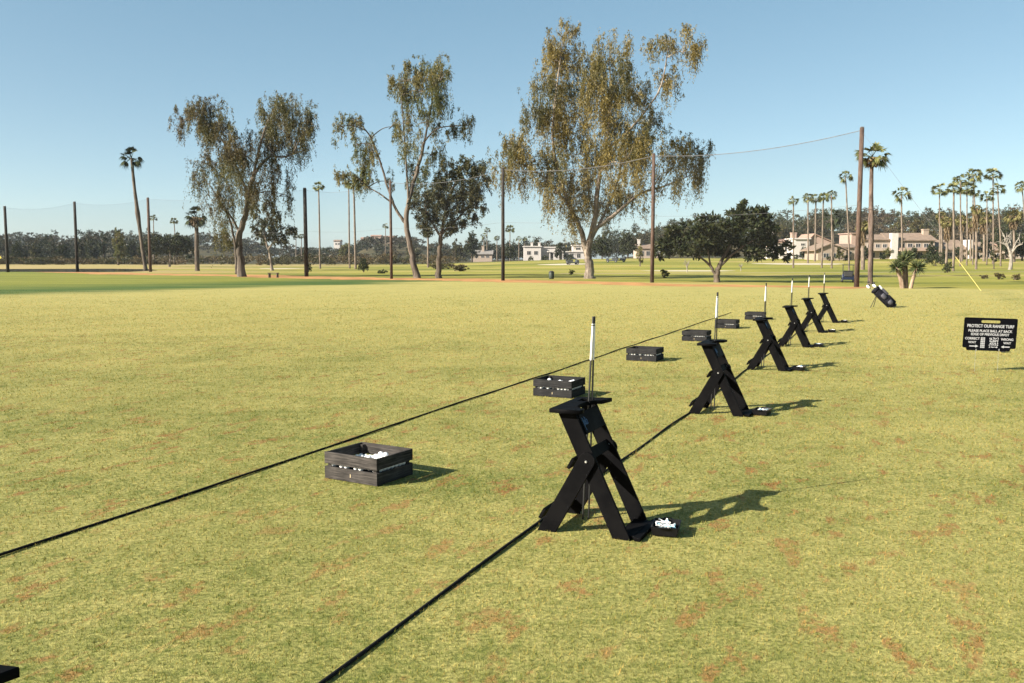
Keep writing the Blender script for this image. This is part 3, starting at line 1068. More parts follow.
# ------------------------------------------------------------------ golf bag
def golf_bag():
    base = G(893.5, 307.5)
    t = thing('golf_bag', 'black and grey golf bag with white headcovers leaning on its own thin legs', 'golf bag', base, 0)
    m_fab = simple('bag_fabric', (0.006, 0.006, 0.009), 0.8, 0, 0.25, 25, 0.2, 0.1)
    m_gry = simple('bag_grey_panel', (0.045, 0.044, 0.055), 0.7, 0, 0.2, 25, 0.2)
    ax = Vector((-0.70, 0.10, 0.70)).normalized()
    q = ax.to_track_quat('Z', 'Y').to_matrix().to_4x4()
    def body(z0, z1, rx, ry, off=(0, 0), seg=18):
        rx, ry, off = rx * 1.3, ry * 1.3, (off[0] * 1.25, off[1] * 1.25)
        bm = bmesh.new()
        zs = [z0, z0 + 0.02, (z0 + z1) / 2, z1 - 0.02, z1]
        rs = [0.86, 1, 1.04, 1, 0.88]
        rings = []
        for z, r in zip(zs, rs):
            rings.append([bm.verts.new((off[0] + rx * r * math.cos(2 * math.pi * k / seg), off[1] + ry * r * math.sin(2 * math.pi * k / seg), z)) for k in range(seg)])
        for a, b in zip(rings, rings[1:]):
            for k in range(seg):
                bm.faces.new((a[k], a[(k + 1) % seg], b[(k + 1) % seg], b[k]))
        bm.faces.new(rings[0][::-1]); bm.faces.new(rings[-1])
        bmesh.ops.transform(bm, matrix=q, verts=bm.verts[:])
        return bm
    def side(dx, dy): return (dx, dy)
    obj('body', body(0.03, 0.80, 0.105, 0.105), m_fab, t, True)
    obj('bottom', body(0.0, 0.06, 0.115, 0.115), M_RUB, t, True)
    obj('collar', body(0.79, 0.87, 0.118, 0.118), m_fab, t, True)
    # pockets, placed towards the camera and the upper side
    loc = q.to_3x3().inverted() @ Vector((0, -1, 0.15)); loc = Vector((loc.x, loc.y)).normalized()
    loc2 = q.to_3x3().inverted() @ Vector((1, -0.1, 0.8)); loc2 = Vector((loc2.x, loc2.y)).normalized()
    obj('pocket', body(0.07, 0.36, 0.075, 0.075, loc * 0.07), m_fab, t, True)
    obj('pocket', body(0.42, 0.60, 0.065, 0.065, loc * 0.065), m_gry, t, True)
    obj('pocket', body(0.08, 0.42, 0.080, 0.080, loc2 * 0.075), m_fab, t, True)
    obj('panel', body(0.16, 0.30, 0.066, 0.066, loc * 0.092), m_gry, t, True)
    obj('strap_pad', body(0.44, 0.70, 0.035, 0.05, loc2 * 0.12), m_gry, t, True)
    bm = body(0.70, 0.84, 0.05, 0.06, loc2 * 0.10)
    obj('towel', bm, M_WHITE, t, True)
    for a in (-1, 1):
        bm = bmesh.new()
        top = q @ Vector((0, 0, 0.72))
        tube(bm, [top, (top.x - 0.20 + a * 0.12, top.y - 0.05 + a * 0.18, 0.0)], 0.011, seg=6)
        obj('leg', bm, M_SHAFT, t)
    for k, (dx, dy, L, white) in enumerate(((0.07, 0.03, 0.96, 1), (-0.05, 0.02, 1.16, 0), (-0.03, -0.06, 1.05, 1), (0.04, -0.03, 1.10, 0), (-0.07, -0.05, 1.0, 0), (0.03, 0.07, 1.04, 0))):
        bm = bmesh.new()
        tube(bm, [q @ Vector((dx, dy, 0.7)), q @ Vector((dx * 1.5, dy * 1.5, L))], 0.006, seg=6)
        cl = obj('club_shaft', bm, M_WIRE, t)
        bm = bmesh.new()
        bmesh.ops.create_icosphere(bm, subdivisions=2, radius=0.060 if white else 0.045)
        bmesh.ops.scale(bm, vec=(1.0, 0.75, 1.35 if white else 0.8), verts=bm.verts[:])
        bmesh.ops.transform(bm, matrix=Matrix.Translation(q @ Vector((dx * 1.5, dy * 1.5, L))) @ q, verts=bm.verts[:])
        obj('headcover' if white else 'club_head', bm, M_WHITE if white else M_RUB, cl, True)


golf_bag()

# ------------------------------------------------------------------ poles, net, guy wire
PX = [(8, 272.2, 206.5, 'd'), (77.5, 271.8, 202, 'd'), (150.5, 271.8, 198, 'l'), (306.5, 276.6, 188.5, 'd'), (391.5, 278.8, 181, 'l'),
      (503, 280.6, 168, 'd'), (652, 282.6, 154, 'l'), (856.5, 287.0, 128, 'l')]
pole_lab = ['thin dark net pole at the far left edge', 'dark net pole right of the pond flag, left of the leaning palm', 'pale net pole right beside the leaning tall palm',
            'black net pole right of the leftmost weeping tree', 'slender pale net pole in front of the forked slender tree', 'black net pole left of the largest golden tree',
            'brown net pole with a light top at the right of the largest golden tree', 'thick tall brown net pole beside the golf cart']
poles = []
for (bxp, by, ty, kd), lab in zip(PX, pole_lab):
    b0 = G(bxp, by)
    top = AT(bxp, ty, b0.y)
    h = top.z
    wpx = {856.5: 5.2, 652: 4.0, 306.5: 4.2, 503: 3.6}.get(bxp, 3.0)
    r = wpx / 2 / F * b0.y
    t = thing('net_pole', lab, 'pole', b0, 0, 'tall wooden poles carrying the range net')
    bm = bmesh.new()
    tube(bm, [(0, 0, -0.4), (0, 0, h * 0.5), (0, 0, h)], r, r * 0.82, 12)
    obj('shaft', bm, M_POLE_D if kd == 'd' else M_POLE_L, t, True)
    bm = bmesh.new()
    bx(bm, -r * 0.6, r * 0.6, -r * 0.6, r * 0.6, h + 0.004, h + 0.07, 0.02)
    obj('cap', bm, M_CABLE, t)
    poles.append((b0, h, r))


def cable(p, q, sag, n=14):
    return [p.lerp(q, i / n) - Vector((0, 0, sag * 4 * (i / n) * (1 - i / n))) for i in range(n + 1)]


span_lab = ['between the two leftmost poles', 'between the pond pole and the leaning palm', 'behind the leftmost weeping tree', 'between the black pole and the slender pale pole',
            'across the dark bushy tree', 'across the largest golden tree', 'from golden tree to thick tall pole']
for i in range(len(poles) - 1):
    (a, ha, ra), (b, hb, rb) = poles[i], poles[i + 1]
    A, B = a + Vector((0, 0, ha - 0.12)), b + Vector((0, 0, hb - 0.12))
    t = thing('range_net', 'nearly invisible range net strung ' + span_lab[i], 'net', a, 0, 'spans of the range net')
    top = cable(A, B, 0.45)
    n = len(top)
    V, Fq = [], []
    for j, p in enumerate(top):
        f = j / (n - 1)
        low = a.lerp(b, f)
        for k in range(4):
            z = p.lerp(Vector((low.x, low.y, 1.2)), k / 3)
            V.append(tuple(z - a))
    for j in range(n - 1):
        for k in range(3):
            s = j * 4 + k
            Fq.append((s, s + 4, s + 5, s + 1))
    mesh_obj('mesh_panel', arrays_mesh('mesh_panel', V, Fq, M_NET, True), t)
    bm = bmesh.new(); tube(bm, [p - a for p in top], (0.006, 0.006, 0.006, 0.009, 0.015, 0.021, 0.020)[i], seg=5)
    obj('top_cable', bm, M_CABLE, t)
    A2, B2 = a + Vector((0, 0, ha * 0.52)), b + Vector((0, 0, hb * 0.52))
    bm = bmesh.new(); tube(bm, [p - a for p in cable(A2, B2, 0.2)], 0.006, seg=5)
    obj('middle_cable', bm, M_CABLE, t)

a, h, r = poles[-1]
E = G(981.5, 291.5)
top = a + Vector((0, 0, h - 0.2))
t = thing('guy_wire', 'steel guy wire from the tall brown pole down to a bright yellow guard', 'guy wire', E)
bm = bmesh.new(); tube(bm, [(0, 0, 0), (top - E) * 0.5, top - E], 0.006, seg=5)
obj('wire', bm, M_CABLE, t)
q = AT(956, 258, E.y + (top.y - E.y) * 0.21)
d = (top - E).normalized()
bm = bmesh.new(); tube(bm, [d * 0.02, d * ((q - E).length)], 0.013, seg=8)
obj('guard', bm, M_YEL, t)

# yellow flag at the left edge
b0 = G(-1.0, 276.5)
t = thing('flagstick', 'white flagstick with a yellow flag cut off by the left edge', 'flag', b0)
bm = bmesh.new(); tube(bm, [(0, 0, 0), (0, 0, 2.1)], 0.03, seg=8)
obj('pole', bm, M_WHITE, t)
bm = bmesh.new()
prism_xz(bm, [(0.03, 1.55), (0.03, 2.08), (0.14, 1.95), (0.32, 1.72), (0.12, 1.58)], -0.008, 0.008)
obj('flag', bm, simple('yellow_flag', (0.55, 0.42, 0.03), 0.6, 0, 0.08, 3), t)

# ------------------------------------------------------------------ golf cart by the tall pole
def golf_cart(loc, rz, s, label, group=None, body_col=None):
    t = thing('golf_cart', label, 'golf cart', loc, rz, group)
    t.scale = (s, s, s)
    mb = body_col
    bm = bmesh.new()
    prism_xz(bm, [(-1.1, 0.28), (1.05, 0.28), (1.18, 0.45), (1.12, 0.78), (0.72, 0.92), (0.62, 0.50), (0.0, 0.48), (-0.05, 0.78), (-1.0, 0.82), (-1.15, 0.6)], -0.55, 0.55, 0.03)
    obj('body', bm, mb, t)
    bm = bmesh.new(); bx(bm, -0.52, 0.02, -0.5, 0.5, 0.79, 0.88, 0.03)
    bx(bm, -0.60, -0.50, -0.5, 0.5, 0.84, 1.22, 0.03)
    obj('seat', bm, M_SHAFT, t)
    bm = bmesh.new(); bx(bm, -0.95, 0.85, -0.58, 0.58, 1.78, 1.85, 0.03)
    obj('roof', bm, M_RUB, t)
    for x in (-0.85, 0.72):
        for y in (-0.5, 0.5):
            bm = bmesh.new(); tube(bm, [(x, y, 0.80), (x * 1.0, y, 1.79)], 0.022, seg=6)
            obj('roof_post', bm, M_RUB, t)
    for x in (-0.75, 0.80):
        for y in (-0.55, 0.55):
            bm = bmesh.new()
            bmesh.ops.create_cone(bm, cap_ends=True, segments=18, radius1=0.23, radius2=0.23, depth=0.16,
                                  matrix=Matrix.Translation((x, y * 1.02, 0.23)) @ Matrix.Rotation(math.pi / 2, 4, 'X'))
            w = obj('wheel', bm, M_RUB, t)
            bm = bmesh.new()
            bmesh.ops.create_cone(bm, cap_ends=True, segments=12, radius1=0.11, radius2=0.11, depth=0.02,
                                  matrix=Matrix.Translation((x, y * 1.02 + math.copysign(0.085, y), 0.23)) @ Matrix.Rotation(math.pi / 2, 4, 'X'))
            obj('hub', bm, M_WIRE, w)
    bm = bmesh.new(); tube(bm, [(0.62, -0.22, 0.7), (0.40, -0.22, 1.02)], 0.02, seg=6)
    bmesh.ops.create_circle(bm, segments=12, radius=0.15, cap_ends=True, matrix=Matrix.Translation((0.39, -0.22, 1.03)) @ Matrix.Rotation(R(50), 4, 'Y'))
    obj('steering_wheel', bm, M_RUB, t)
    bm = bmesh.new(); bx(bm, -1.22, -0.9, -0.42, 0.42, 0.62, 1.1, 0.05)
    obj('bag_rack', bm, M_RUB, t)
    return t


M_CBLUE = simple('blue_cart_paint', (0.008, 0.014, 0.040), 0.35, 0, 0.1, 3)
M_CGREY = simple('dark_cart_paint', (0.05, 0.055, 0.06), 0.4, 0, 0.1, 3)
golf_cart(BASE(848.5, 62.0), R(72), 0.66, 'small dark blue golf cart parked just left of the thick tall pole', None, M_CBLUE)
golf_cart(BASE(572.5, 165), R(10), 1.0, 'tiny dark golf cart on the far fairway left of the large golden trunk', 'golf carts out on the fairway', M_CGREY)
golf_cart(BASE(612, 178), R(170), 1.0, 'tiny dark golf cart far off just right of the large golden trunk', 'golf carts out on the fairway', M_CGREY)
golf_cart(BASE(620, 180), R(170), 1.0, 'tiny dark golf cart, right one of the close pair far off beside the golden trunk', 'golf carts out on the fairway', M_CGREY)

# small things on the far turf
def bin_thing(px, Y, label):
    b0 = BASE(px, Y)
    t = thing('litter_bin', label, 'bin', b0)
    t.scale = (0.62, 0.62, 0.62)
    bm = bmesh.new()
    tube(bm, [(0, 0, 0), (0, 0, 0.1), (0, 0, 0.8), (0, 0, 0.86)], 0.3, seg=16, radii=[0.28, 0.33, 0.36, 0.33])
    obj('body', bm, simple('green_bin', (0.02, 0.03, 0.02), 0.6, 0, 0.15, 6), t, True)
    bm = bmesh.new()
    tube(bm, [(0, 0, 0.865), (0, 0, 0.92), (0, 0, 1.05)], 0.3, seg=16, radii=[0.36, 0.36, 0.16])
    obj('lid', bm, M_RUB, t, True)


bin_thing(551.5, 72.5, 'small dark bin on the grass left of the large golden trunk')
b0 = G(273.5, 277.6)
t = thing('wooden_bench', 'low dark bench by the dirt path right of the leftmost weeping tree', 'bench', b0, R(-10))
bm = bmesh.new(); bx(bm, -0.45, 0.45, -0.2, 0.2, 0.36, 0.42, 0.01); obj('seat', bm, M_TRUNK_DARK, t)
for x in (-0.36, 0.36):
    bm = bmesh.new(); bx(bm, x - 0.04, x + 0.04, -0.17, 0.17, 0, 0.357, 0.01); obj('leg', bm, M_TRUNK_DARK, t)

# ------------------------------------------------------------------ foliage builders
def unit(v):
    return v / np.maximum(np.linalg.norm(v, axis=-1, keepdims=True), 1e-9)


def leaf_quads(P, D, L, Wd):
    """diamond leaves from base points P along D"""
    n = len(P)
    s = unit(np.cross(D, rng.normal(size=(n, 3))))
    L = L[:, None]; Wd = Wd[:, None]
    nrm = unit(np.cross(D, s))
    V = np.stack([P, P + D * L * 0.45 + s * Wd * 0.5, P + D * L + nrm * L * 0.08, P + D * L * 0.45 - s * Wd * 0.5], 1).reshape(-1, 3)
    Fq = np.arange(4 * n).reshape(n, 4)
    return V, Fq


def crown_weeping(blobs, leaf=(0.26, 0.065), dens=170.0, droop=0.85, hang=1.0):
    """blobs: (centre xyz, rx, ry, rz) in metres; returns vertices and faces of many hanging sprays"""
    Vs, off, Fs = [], 0, []
    for (c, rx, ry, rz, dm) in blobs:
        n = int(dens * 3.2 * dm * math.pi * rx * rz)
        per = 20
        ns = max(6, n // per)
        S = np.clip(rng.normal(size=(ns, 3)), -2.1, 2.1) * np.array([rx, ry, rz]) * 0.56 + np.array(c)
        S[:, 2] += 0.26 * rz
        ln = rng.uniform(0.15, 1.0, ns) ** 1.3 * hang * min(2.4, rz * 1.35)
        out = unit(rng.normal(size=(ns, 3)) * np.array([1, 1, 0.25]))
        # most sprays hang together as upright tassels, with gaps between them
        k = max(5, int(7 + 1.2 * rx * rz))
        sub = np.clip(rng.normal(size=(k, 3)), -1.7, 1.7) * np.array([rx, ry, rz]) * 0.55 + np.array(c)
        sub[:, 2] += 0.26 * rz
        idx = rng.integers(0, k, ns)
        sw = rng.uniform(0.6, 1.4, (k, 1))[idx]
        T = sub[idx] + rng.normal(size=(ns, 3)) * np.array([0.15 * rx, 0.15 * ry, 0.26 * rz]) * sw
        S = np.where(rng.random((ns, 1)) < 0.80, T, S)
        t = rng.random((ns, per))
        P = S[:, None, :] + out[:, None, :] * (np.sqrt(t) * 0.20)[..., None] * ln[:, None, None]
        P[..., 2] -= (t ** 1.2) * ln[:, None] * droop
        P += rng.normal(size=P.shape) * 0.055
        P = P.reshape(-1, 3)
        m = len(P)
        D = unit(np.array([0, 0, -1.0]) * droop + rng.normal(size=(m, 3)) * 0.42 + (1 - droop) * unit(rng.normal(size=(m, 3))) * 1.4)
        V, Fq = leaf_quads(P, D, rng.uniform(0.6, 1.3, m) * leaf[0], rng.uniform(0.7, 1.3, m) * leaf[1])
        Vs.append(V); Fs.append(Fq + off); off += len(V)
    return np.concatenate(Vs), np.concatenate(Fs)


def crown_bushy(blobs, leaf=0.20, dens=120.0, shell=0.30):
    Vs, off, Fs = [], 0, []
    for (c, rx, ry, rz, dm) in blobs:
        n = int(dens * dm * 4 * (rx * rz + rx * ry + ry * rz) / 3)
        k = max(5, int(n / 26))
        d = unit(rng.normal(size=(k, 3)))
        S = d * (rng.random(k)[:, None] ** shell) * np.array([rx, ry, rz]) * rng.uniform(0.82, 1.14, (k, 1))
        idx = rng.integers(0, k, n)
        P = S[idx] + rng.normal(size=(n, 3)) * np.array([rx, ry, rz]) * 0.10 + np.array(c)
        D = unit(rng.normal(size=(n, 3)) + d[idx] * 0.7)
        V, Fq = leaf_quads(P, D, rng.uniform(0.6, 1.4, n) * leaf, rng.uniform(0.6, 1.2, n) * leaf * 0.55)
        Vs.append(V); Fs.append(Fq + off); off += len(V)
    return np.concatenate(Vs), np.concatenate(Fs)


def photo_tree(name, label, base_px, Yd, origin, scale, blobs, limbs, r_base, leafmat, barkmat, kind='weep', group=None,
               leaf=(0.21, 0.052), dens=170.0, depth=0.85, twig=True, droop=0.85, hang=1.0, bleaf=0.2):
    """blobs and limbs are noted on an enlarged crop: origin + p / scale is the photo's pixel; the depth is made up"""
    lr = random.Random(label)
    base = BASE(base_px, Yd)
    t = thing(name, label, 'tree', base, 0, group)

    def loc(x, y, dy=0.0):
        p = AT(origin[0] + x / scale, origin[1] + y / scale, Yd)
        q = p - base
        return Vector((q.x, dy, q.z))
    m = Yd / F / scale
    zmax = max(loc(b[0], b[1]).z for b in blobs)
    xs = [loc(b[0], b[1]).x for b in blobs]
    half = (max(xs) - min(xs)) / 2
    xc = (max(xs) + min(xs)) / 2
    B = []
    for b in blobs:
        x, y, rx, rz = b[:4]
        dm = b[4] if len(b) > 4 else 1.0
        c = loc(x, y)
        # the crown is about as deep as wide: blobs near its middle may lie anywhere in depth
        room = depth * math.sqrt(max(0.12, 1 - ((c.x - xc) / (half * 1.15)) ** 2)) * half * 0.75
        dy = lr.uniform(-room, room)
        B.append((Vector((c.x, dy, c.z)), rx * m, (rx + rz) / 2 * m, rz * m, dm))
    # trunk and limbs
    bm = bmesh.new()
    skel = []
    for li, (pts, r0, r1) in enumerate(limbs):
        P = []
        tgt = None
        end = loc(*pts[-1])
        near = min(B, key=lambda q: (q[0].x - end.x) ** 2 + (q[0].z - end.z) ** 2)
        for k, p in enumerate(pts):
            f = k / max(1, len(pts) - 1)
            P.append(loc(p[0], p[1], near[0].y * f ** 1.5 * (0 if li == 0 and len(limbs) > 1 else 1)))
        if li == 0:
            P[0].z = -0.25; P[0].y = 0
        elif skel:
            # start on the nearest piece of wood already there
            s = min(skel, key=lambda q: (q - Vector((P[0].x, q.y, P[0].z))).length)
            P[0].y = s.y
        P = catmull(P, 6)
        n = len(P)
        rad = [(r0 + (r1 - r0) * (i / (n - 1)) ** 0.85) * m * scale for i in range(n)]
        if li == 0:
            for i in range(min(4, n)): rad[i] *= (1.35, 1.18, 1.08, 1.02)[i]
        for i in range(1, n - 1):
            P[i] = P[i] + Vector((lr.uniform(-1, 1), lr.uniform(-1, 1), 0)) * rad[i] * 0.25
        tube(bm, P, 0, seg=10 if r0 > 2 else 7, radii=rad, jitter=0.06)
        skel += P
    if twig:
        for (c, rx, ry, rz, dm) in B:
            s = min(skel, key=lambda q: (q - c).length + max(0, q.z - c.z) * 1.5)
            L = (s - c).length
            if L > 0.4:
                mid = s.lerp(c, 0.5) + Vector((0, 0, 0.12 * L))
                tube(bm, catmull([s, mid, c], 5), 0.028 + 0.012 * L, 0.018, seg=5)
            for k in range(5):
                e = c + Vector((lr.uniform(-1, 1) * rx, lr.uniform(-1, 1) * ry, lr.uniform(-0.3, 0.9) * rz)) * 0.8
                tube(bm, catmull([c.lerp(s, 0.25), c.lerp(e, 0.5) + Vector((0, 0, 0.1)), e], 3), 0.026, 0.008, seg=4)
    obj('trunk', bm, barkmat, t, True)
    if kind == 'weep':
        V, Fq = crown_weeping(B, leaf, dens, droop, hang)
    else:
        V, Fq = crown_bushy(B, bleaf, dens)
    mesh_obj('crown', arrays_mesh('crown', V, Fq, leafmat), t)
    return t


# leftmost weeping gum
photo_tree('weeping_gum_tree', 'weeping brownish gum tree on the left with a forked trunk and trailing foliage', 241.2, 81.5, (160, 80), 3.105,
           [(130, 98, 48, 42), (82, 108, 34, 36), (60, 132, 18, 38), (170, 140, 42, 50), (212, 165, 34, 52), (150, 258, 30, 46), (133, 305, 24, 55), (230, 225, 42, 58),
            (212, 285, 36, 60), (268, 250, 42, 60), (318, 112, 44, 48), (370, 108, 50, 46), (412, 108, 44, 50), (442, 158, 38, 48), (482, 172, 24, 26), (350, 180, 46, 55),
            (412, 200, 34, 60, 0.7), (300, 190, 36, 60), (300, 300, 44, 60), (350, 320, 38, 75, 0.8), (325, 385, 26, 46, 0.7), (200, 372, 40, 60), (190, 445, 28, 65, 0.8), (240, 350, 36, 50, 0.8),
            (183, 495, 18, 38, 0.8), (378, 355, 14, 55, 0.8), (140, 160, 26, 40)],
           [([(253, 608), (248, 540), (246, 490), (262, 430), (275, 362), (288, 300)], 4.2, 2.0), ([(288, 300), (330, 240), (378, 232), (430, 205)], 1.7, 0.5),
            ([(275, 362), (245, 285), (190, 180), (120, 110)], 1.9, 0.5), ([(288, 300), (325, 170), (360, 105)], 1.6, 0.5), ([(246, 470), (222, 420), (195, 372)], 1.4, 0.5),
            ([(238, 602), (236, 520), (226, 440), (205, 385)], 1.7, 0.7)],
           1, L_BROWN, M_TRUNK_GUM, 'weep', 'tall gum trees behind the range', dens=185, hang=1.15)

# slender gum with a long arching left limb
photo_tree('weeping_gum_tree', 'slender tall gum tree with narrow olive crown and long arching left limb', 416.8, 76.0, (320, 50), 2.73,
           [(218, 72, 32, 32), (262, 68, 36, 34), (310, 62, 36, 40), (338, 95, 26, 42), (238, 118, 36, 46), (288, 125, 46, 46), (330, 150, 26, 46), (197, 200, 14, 30),
            (240, 205, 26, 46), (288, 190, 34, 34), (248, 285, 28, 36, 0.8), (304, 285, 32, 34), (366, 210, 28, 26), (402, 206, 18, 34), (76, 190, 26, 22), (52, 215, 13, 32), (85, 255, 20, 32),
            (105, 200, 22, 20, 0.7), (122, 262, 26, 40, 0.8), (112, 310, 30, 36, 0.8), (66, 345, 26, 22), (100, 352, 32, 34), (134, 338, 18, 40, 0.6), (148, 282, 14, 30, 0.6), (180, 352, 12, 30, 0.6), (240, 335, 26, 40, 0.6),
            (282, 335, 26, 36, 0.7), (250, 385, 24, 42, 0.6)],
           [([(265, 622), (252, 560), (236, 478), (245, 400), (265, 330), (285, 250)], 3.6, 1.4), ([(285, 250), (300, 170), (310, 80)], 1.2, 0.4), ([(285, 250), (322, 214), (385, 206)], 0.9, 0.4),
            ([(236, 478), (205, 430), (182, 370), (160, 300), (128, 225), (80, 180)], 1.7, 0.5), ([(198, 418), (150, 385), (100, 362)], 1.0, 0.4), ([(242, 410), (236, 300), (225, 130)], 1.4, 0.4)],
           1, L_OLIVE, M_TRUNK_GUM, 'weep', 'tall gum trees behind the range', dens=165)

# dark bushy gum beside it
photo_tree('bushy_gum_tree', 'dark rounded bushy tree standing between the slender gum and the largest golden tree', 438.0, 75.5, (320, 50), 2.73,
           [(345, 345, 34, 30), (392, 318, 30, 24), (425, 330, 30, 30), (298, 400, 40, 44), (350, 395, 44, 44), (400, 385, 44, 44), (438, 380, 22, 40), (288, 448, 36, 34), (332, 455, 44, 36), (390, 445, 44, 36),
            (430, 435, 22, 28), (280, 488, 32, 20), (355, 488, 34, 18), (450, 335, 12, 22, 0.7)],
           [([(322, 622), (326, 560), (332, 500), (345, 430), (370, 360)], 3.2, 0.8), ([(330, 510), (300, 460), (285, 420)], 1.4, 0.5), ([(333, 500), (385, 450), (425, 400)], 1.4, 0.5)],
           1, L_DKGUM, M_TRUNK_DARK, 'weep', None, leaf=(0.20, 0.062), dens=235, droop=0.55, hang=0.6)

# the largest golden gum
photo_tree('weeping_gum_tree', 'largest golden gum tree, thick pale trunk and separate top right tuft', 590.0, 74.0, (480, 10), 2.356,
           [(198, 58, 30, 34), (178, 108, 38, 46), (235, 128, 46, 52), (290, 150, 46, 54), (332, 178, 34, 52), (158, 180, 34, 48, 0.8), (212, 210, 62, 72), (288, 240, 58, 74), (136, 252, 38, 52), (200, 300, 58, 66),
            (268, 330, 62, 74), (340, 268, 54, 66), (380, 225, 34, 46), (408, 268, 28, 36), (118, 370, 52, 54), (66, 378, 38, 62, 0.8), (76, 328, 30, 28), (178, 382, 46, 56), (240, 420, 46, 56), (328, 380, 56, 66),
            (388, 340, 42, 48), (482, 322, 42, 34), (500, 375, 50, 46, 0.8), (438, 385, 40, 52, 0.8), (530, 355, 22, 36), (450, 68, 46, 32), (492, 98, 30, 42), (452, 165, 30, 38), (300, 450, 52, 46), (352, 440, 46, 40, 0.8),
            (218, 475, 30, 52, 0.8), (172, 440, 22, 60, 0.7), (405, 295, 20, 14, 1.5)],
           [([(258, 637), (257, 600), (254, 562), (270, 500), (280, 400), (300, 300), (310, 190)], 5.2, 0.7), ([(252, 575), (238, 520), (214, 465), (190, 395), (172, 300), (182, 180), (196, 75)], 3.0, 0.5),
            ([(266, 520), (320, 480), (380, 432), (440, 412), (505, 385)], 2.2, 0.5), ([(295, 330), (345, 290), (400, 225), (432, 170), (450, 80)], 1.5, 0.5), ([(216, 470), (155, 400), (90, 365)], 1.4, 0.5),
            ([(262, 540), (300, 470), (335, 380), (345, 280)], 1.8, 0.5)],
           1, L_GOLD, M_TRUNK_PALE, 'weep', 'tall gum trees behind the range', dens=175)

# broad dark tree at the right
photo_tree('spreading_tree', 'broad low dark green tree with a short forked trunk right of the golden gum', 715.5, 62.0, (640, 120), 3.795,
           [(400, 352, 52, 32), (440, 378, 44, 44), (330, 392, 56, 34), (230, 395, 66, 28), (160, 418, 54, 30), (250, 445, 84, 46), (130, 468, 62, 38), (92, 492, 34, 32), (370, 445, 76, 56), (450, 445, 54, 56),
            (420, 505, 54, 26), (500, 485, 48, 42), (540, 495, 20, 34), (200, 500, 72, 22), (290, 485, 54, 28), (340, 512, 38, 12), (385, 328, 20, 14, 0.8)],
           [([(290, 622), (291, 590), (300, 555), (318, 520), (345, 470)], 3.6, 1.2), ([(286, 590), (268, 555), (232, 522), (180, 480)], 1.8, 0.6), ([(300, 560), (360, 500), (430, 450)], 1.5, 0.6), ([(270, 558), (262, 525), (250, 470)], 1.2, 0.5)],
           1, L_DARK, M_TRUNK_DARK, 'bushy', None, dens=260, depth=1.0, twig=False, bleaf=0.28)

# small gum behind, umbrella tree, loose trees of the middle distance
photo_tree('small_gum_tree', 'small loose gum tree with a leaning trunk behind the leftmost weeping tree', 272.3, 125.0, (160, 80), 3.105,
           [(308, 440, 26, 32), (340, 428, 32, 36), (362, 468, 32, 30), (396, 474, 26, 24), (320, 490, 32, 26), (368, 500, 28, 18), (296, 478, 16, 18)],
           [([(348, 582), (342, 545), (330, 505), (320, 450)], 1.8, 0.5), ([(336, 525), (365, 490), (395, 475)], 0.9, 0.3)],
           1, L_DKGUM, M_TRUNK_PALE, 'weep', None, leaf=(0.34, 0.11), dens=70, droop=0.6, hang=0.6)
photo_tree('umbrella_tree', 'dark umbrella shaped tree with two pale trunks behind the pale pole on the left', 170.0, 185.0, (0, 130), 3.796,
           [(612, 418, 56, 24), (660, 422, 50, 28), (690, 440, 40, 30), (620, 448, 60, 24), (712, 462, 24, 28), (570, 448, 34, 26), (650, 455, 50, 18)],
           [([(642, 506), (646, 480), (640, 445)], 1.2, 0.6), ([(662, 506), (660, 480), (672, 445)], 1.2, 0.6)],
           1, L_DARK, M_TRUNK_PALE, 'bushy', None, dens=75, twig=False, bleaf=0.42)


def far_tree(px, Y, wpx, top_y, label, mat, bark, name='far_tree', n=6, group='trees beyond the range', seed=0, low=0.25, leaf=None, dens=None):
    lr = random.Random(seed * 77 + int(px * 10))
    base = BASE(px, Y)
    h = AT(px, top_y, Y).z - base.z
    w = wpx / F * Y
    t = thing(name, label, 'tree', base, 0, group)
    bm = bmesh.new()
    tube(bm, catmull([(0, 0, -0.2), (lr.uniform(-0.2, 0.2), 0, h * 0.4), (lr.uniform(-0.4, 0.4), 0, h * 0.8)], 4), 0.035 * h, 0.012 * h, seg=7)
    for k in range(4):
        z = h * lr.uniform(0.25, 0.5)
        tube(bm, catmull([(0, 0, z), (lr.uniform(-0.2, 0.2) * w, lr.uniform(-0.2, 0.2) * w, z + h * 0.15), (lr.uniform(-0.4, 0.4) * w, lr.uniform(-0.4, 0.4) * w, z + h * 0.3)], 3), 0.012 * h, 0.004 * h, seg=5)
    obj('trunk', bm, bark, t, True)
    B = []
    for k in range(n):
        f = (k + 0.5) / n
        zz = h * (low + (1 - low) * (0.15 + 0.72 * f))
        rr = w * 0.5 * (0.62 + 0.38 * math.sin(math.pi * min(1, f + 0.15)))
        g = lr.uniform(0, 6.28)
        o2 = w * 0.24 * (1 - 0.5 * f)
        B.append((Vector((o2 * math.cos(g), o2 * math.sin(g), zz)), rr * 0.72, rr * 0.72, h * (1 - low) * 0.24, 1.0))
    lf = leaf or Y * 0.0016
    V, Fq = crown_bushy(B, lf, dens or 11.0 / lf ** 2)
    mesh_obj('crown', arrays_mesh('crown', V, Fq, mat), t)
    return t


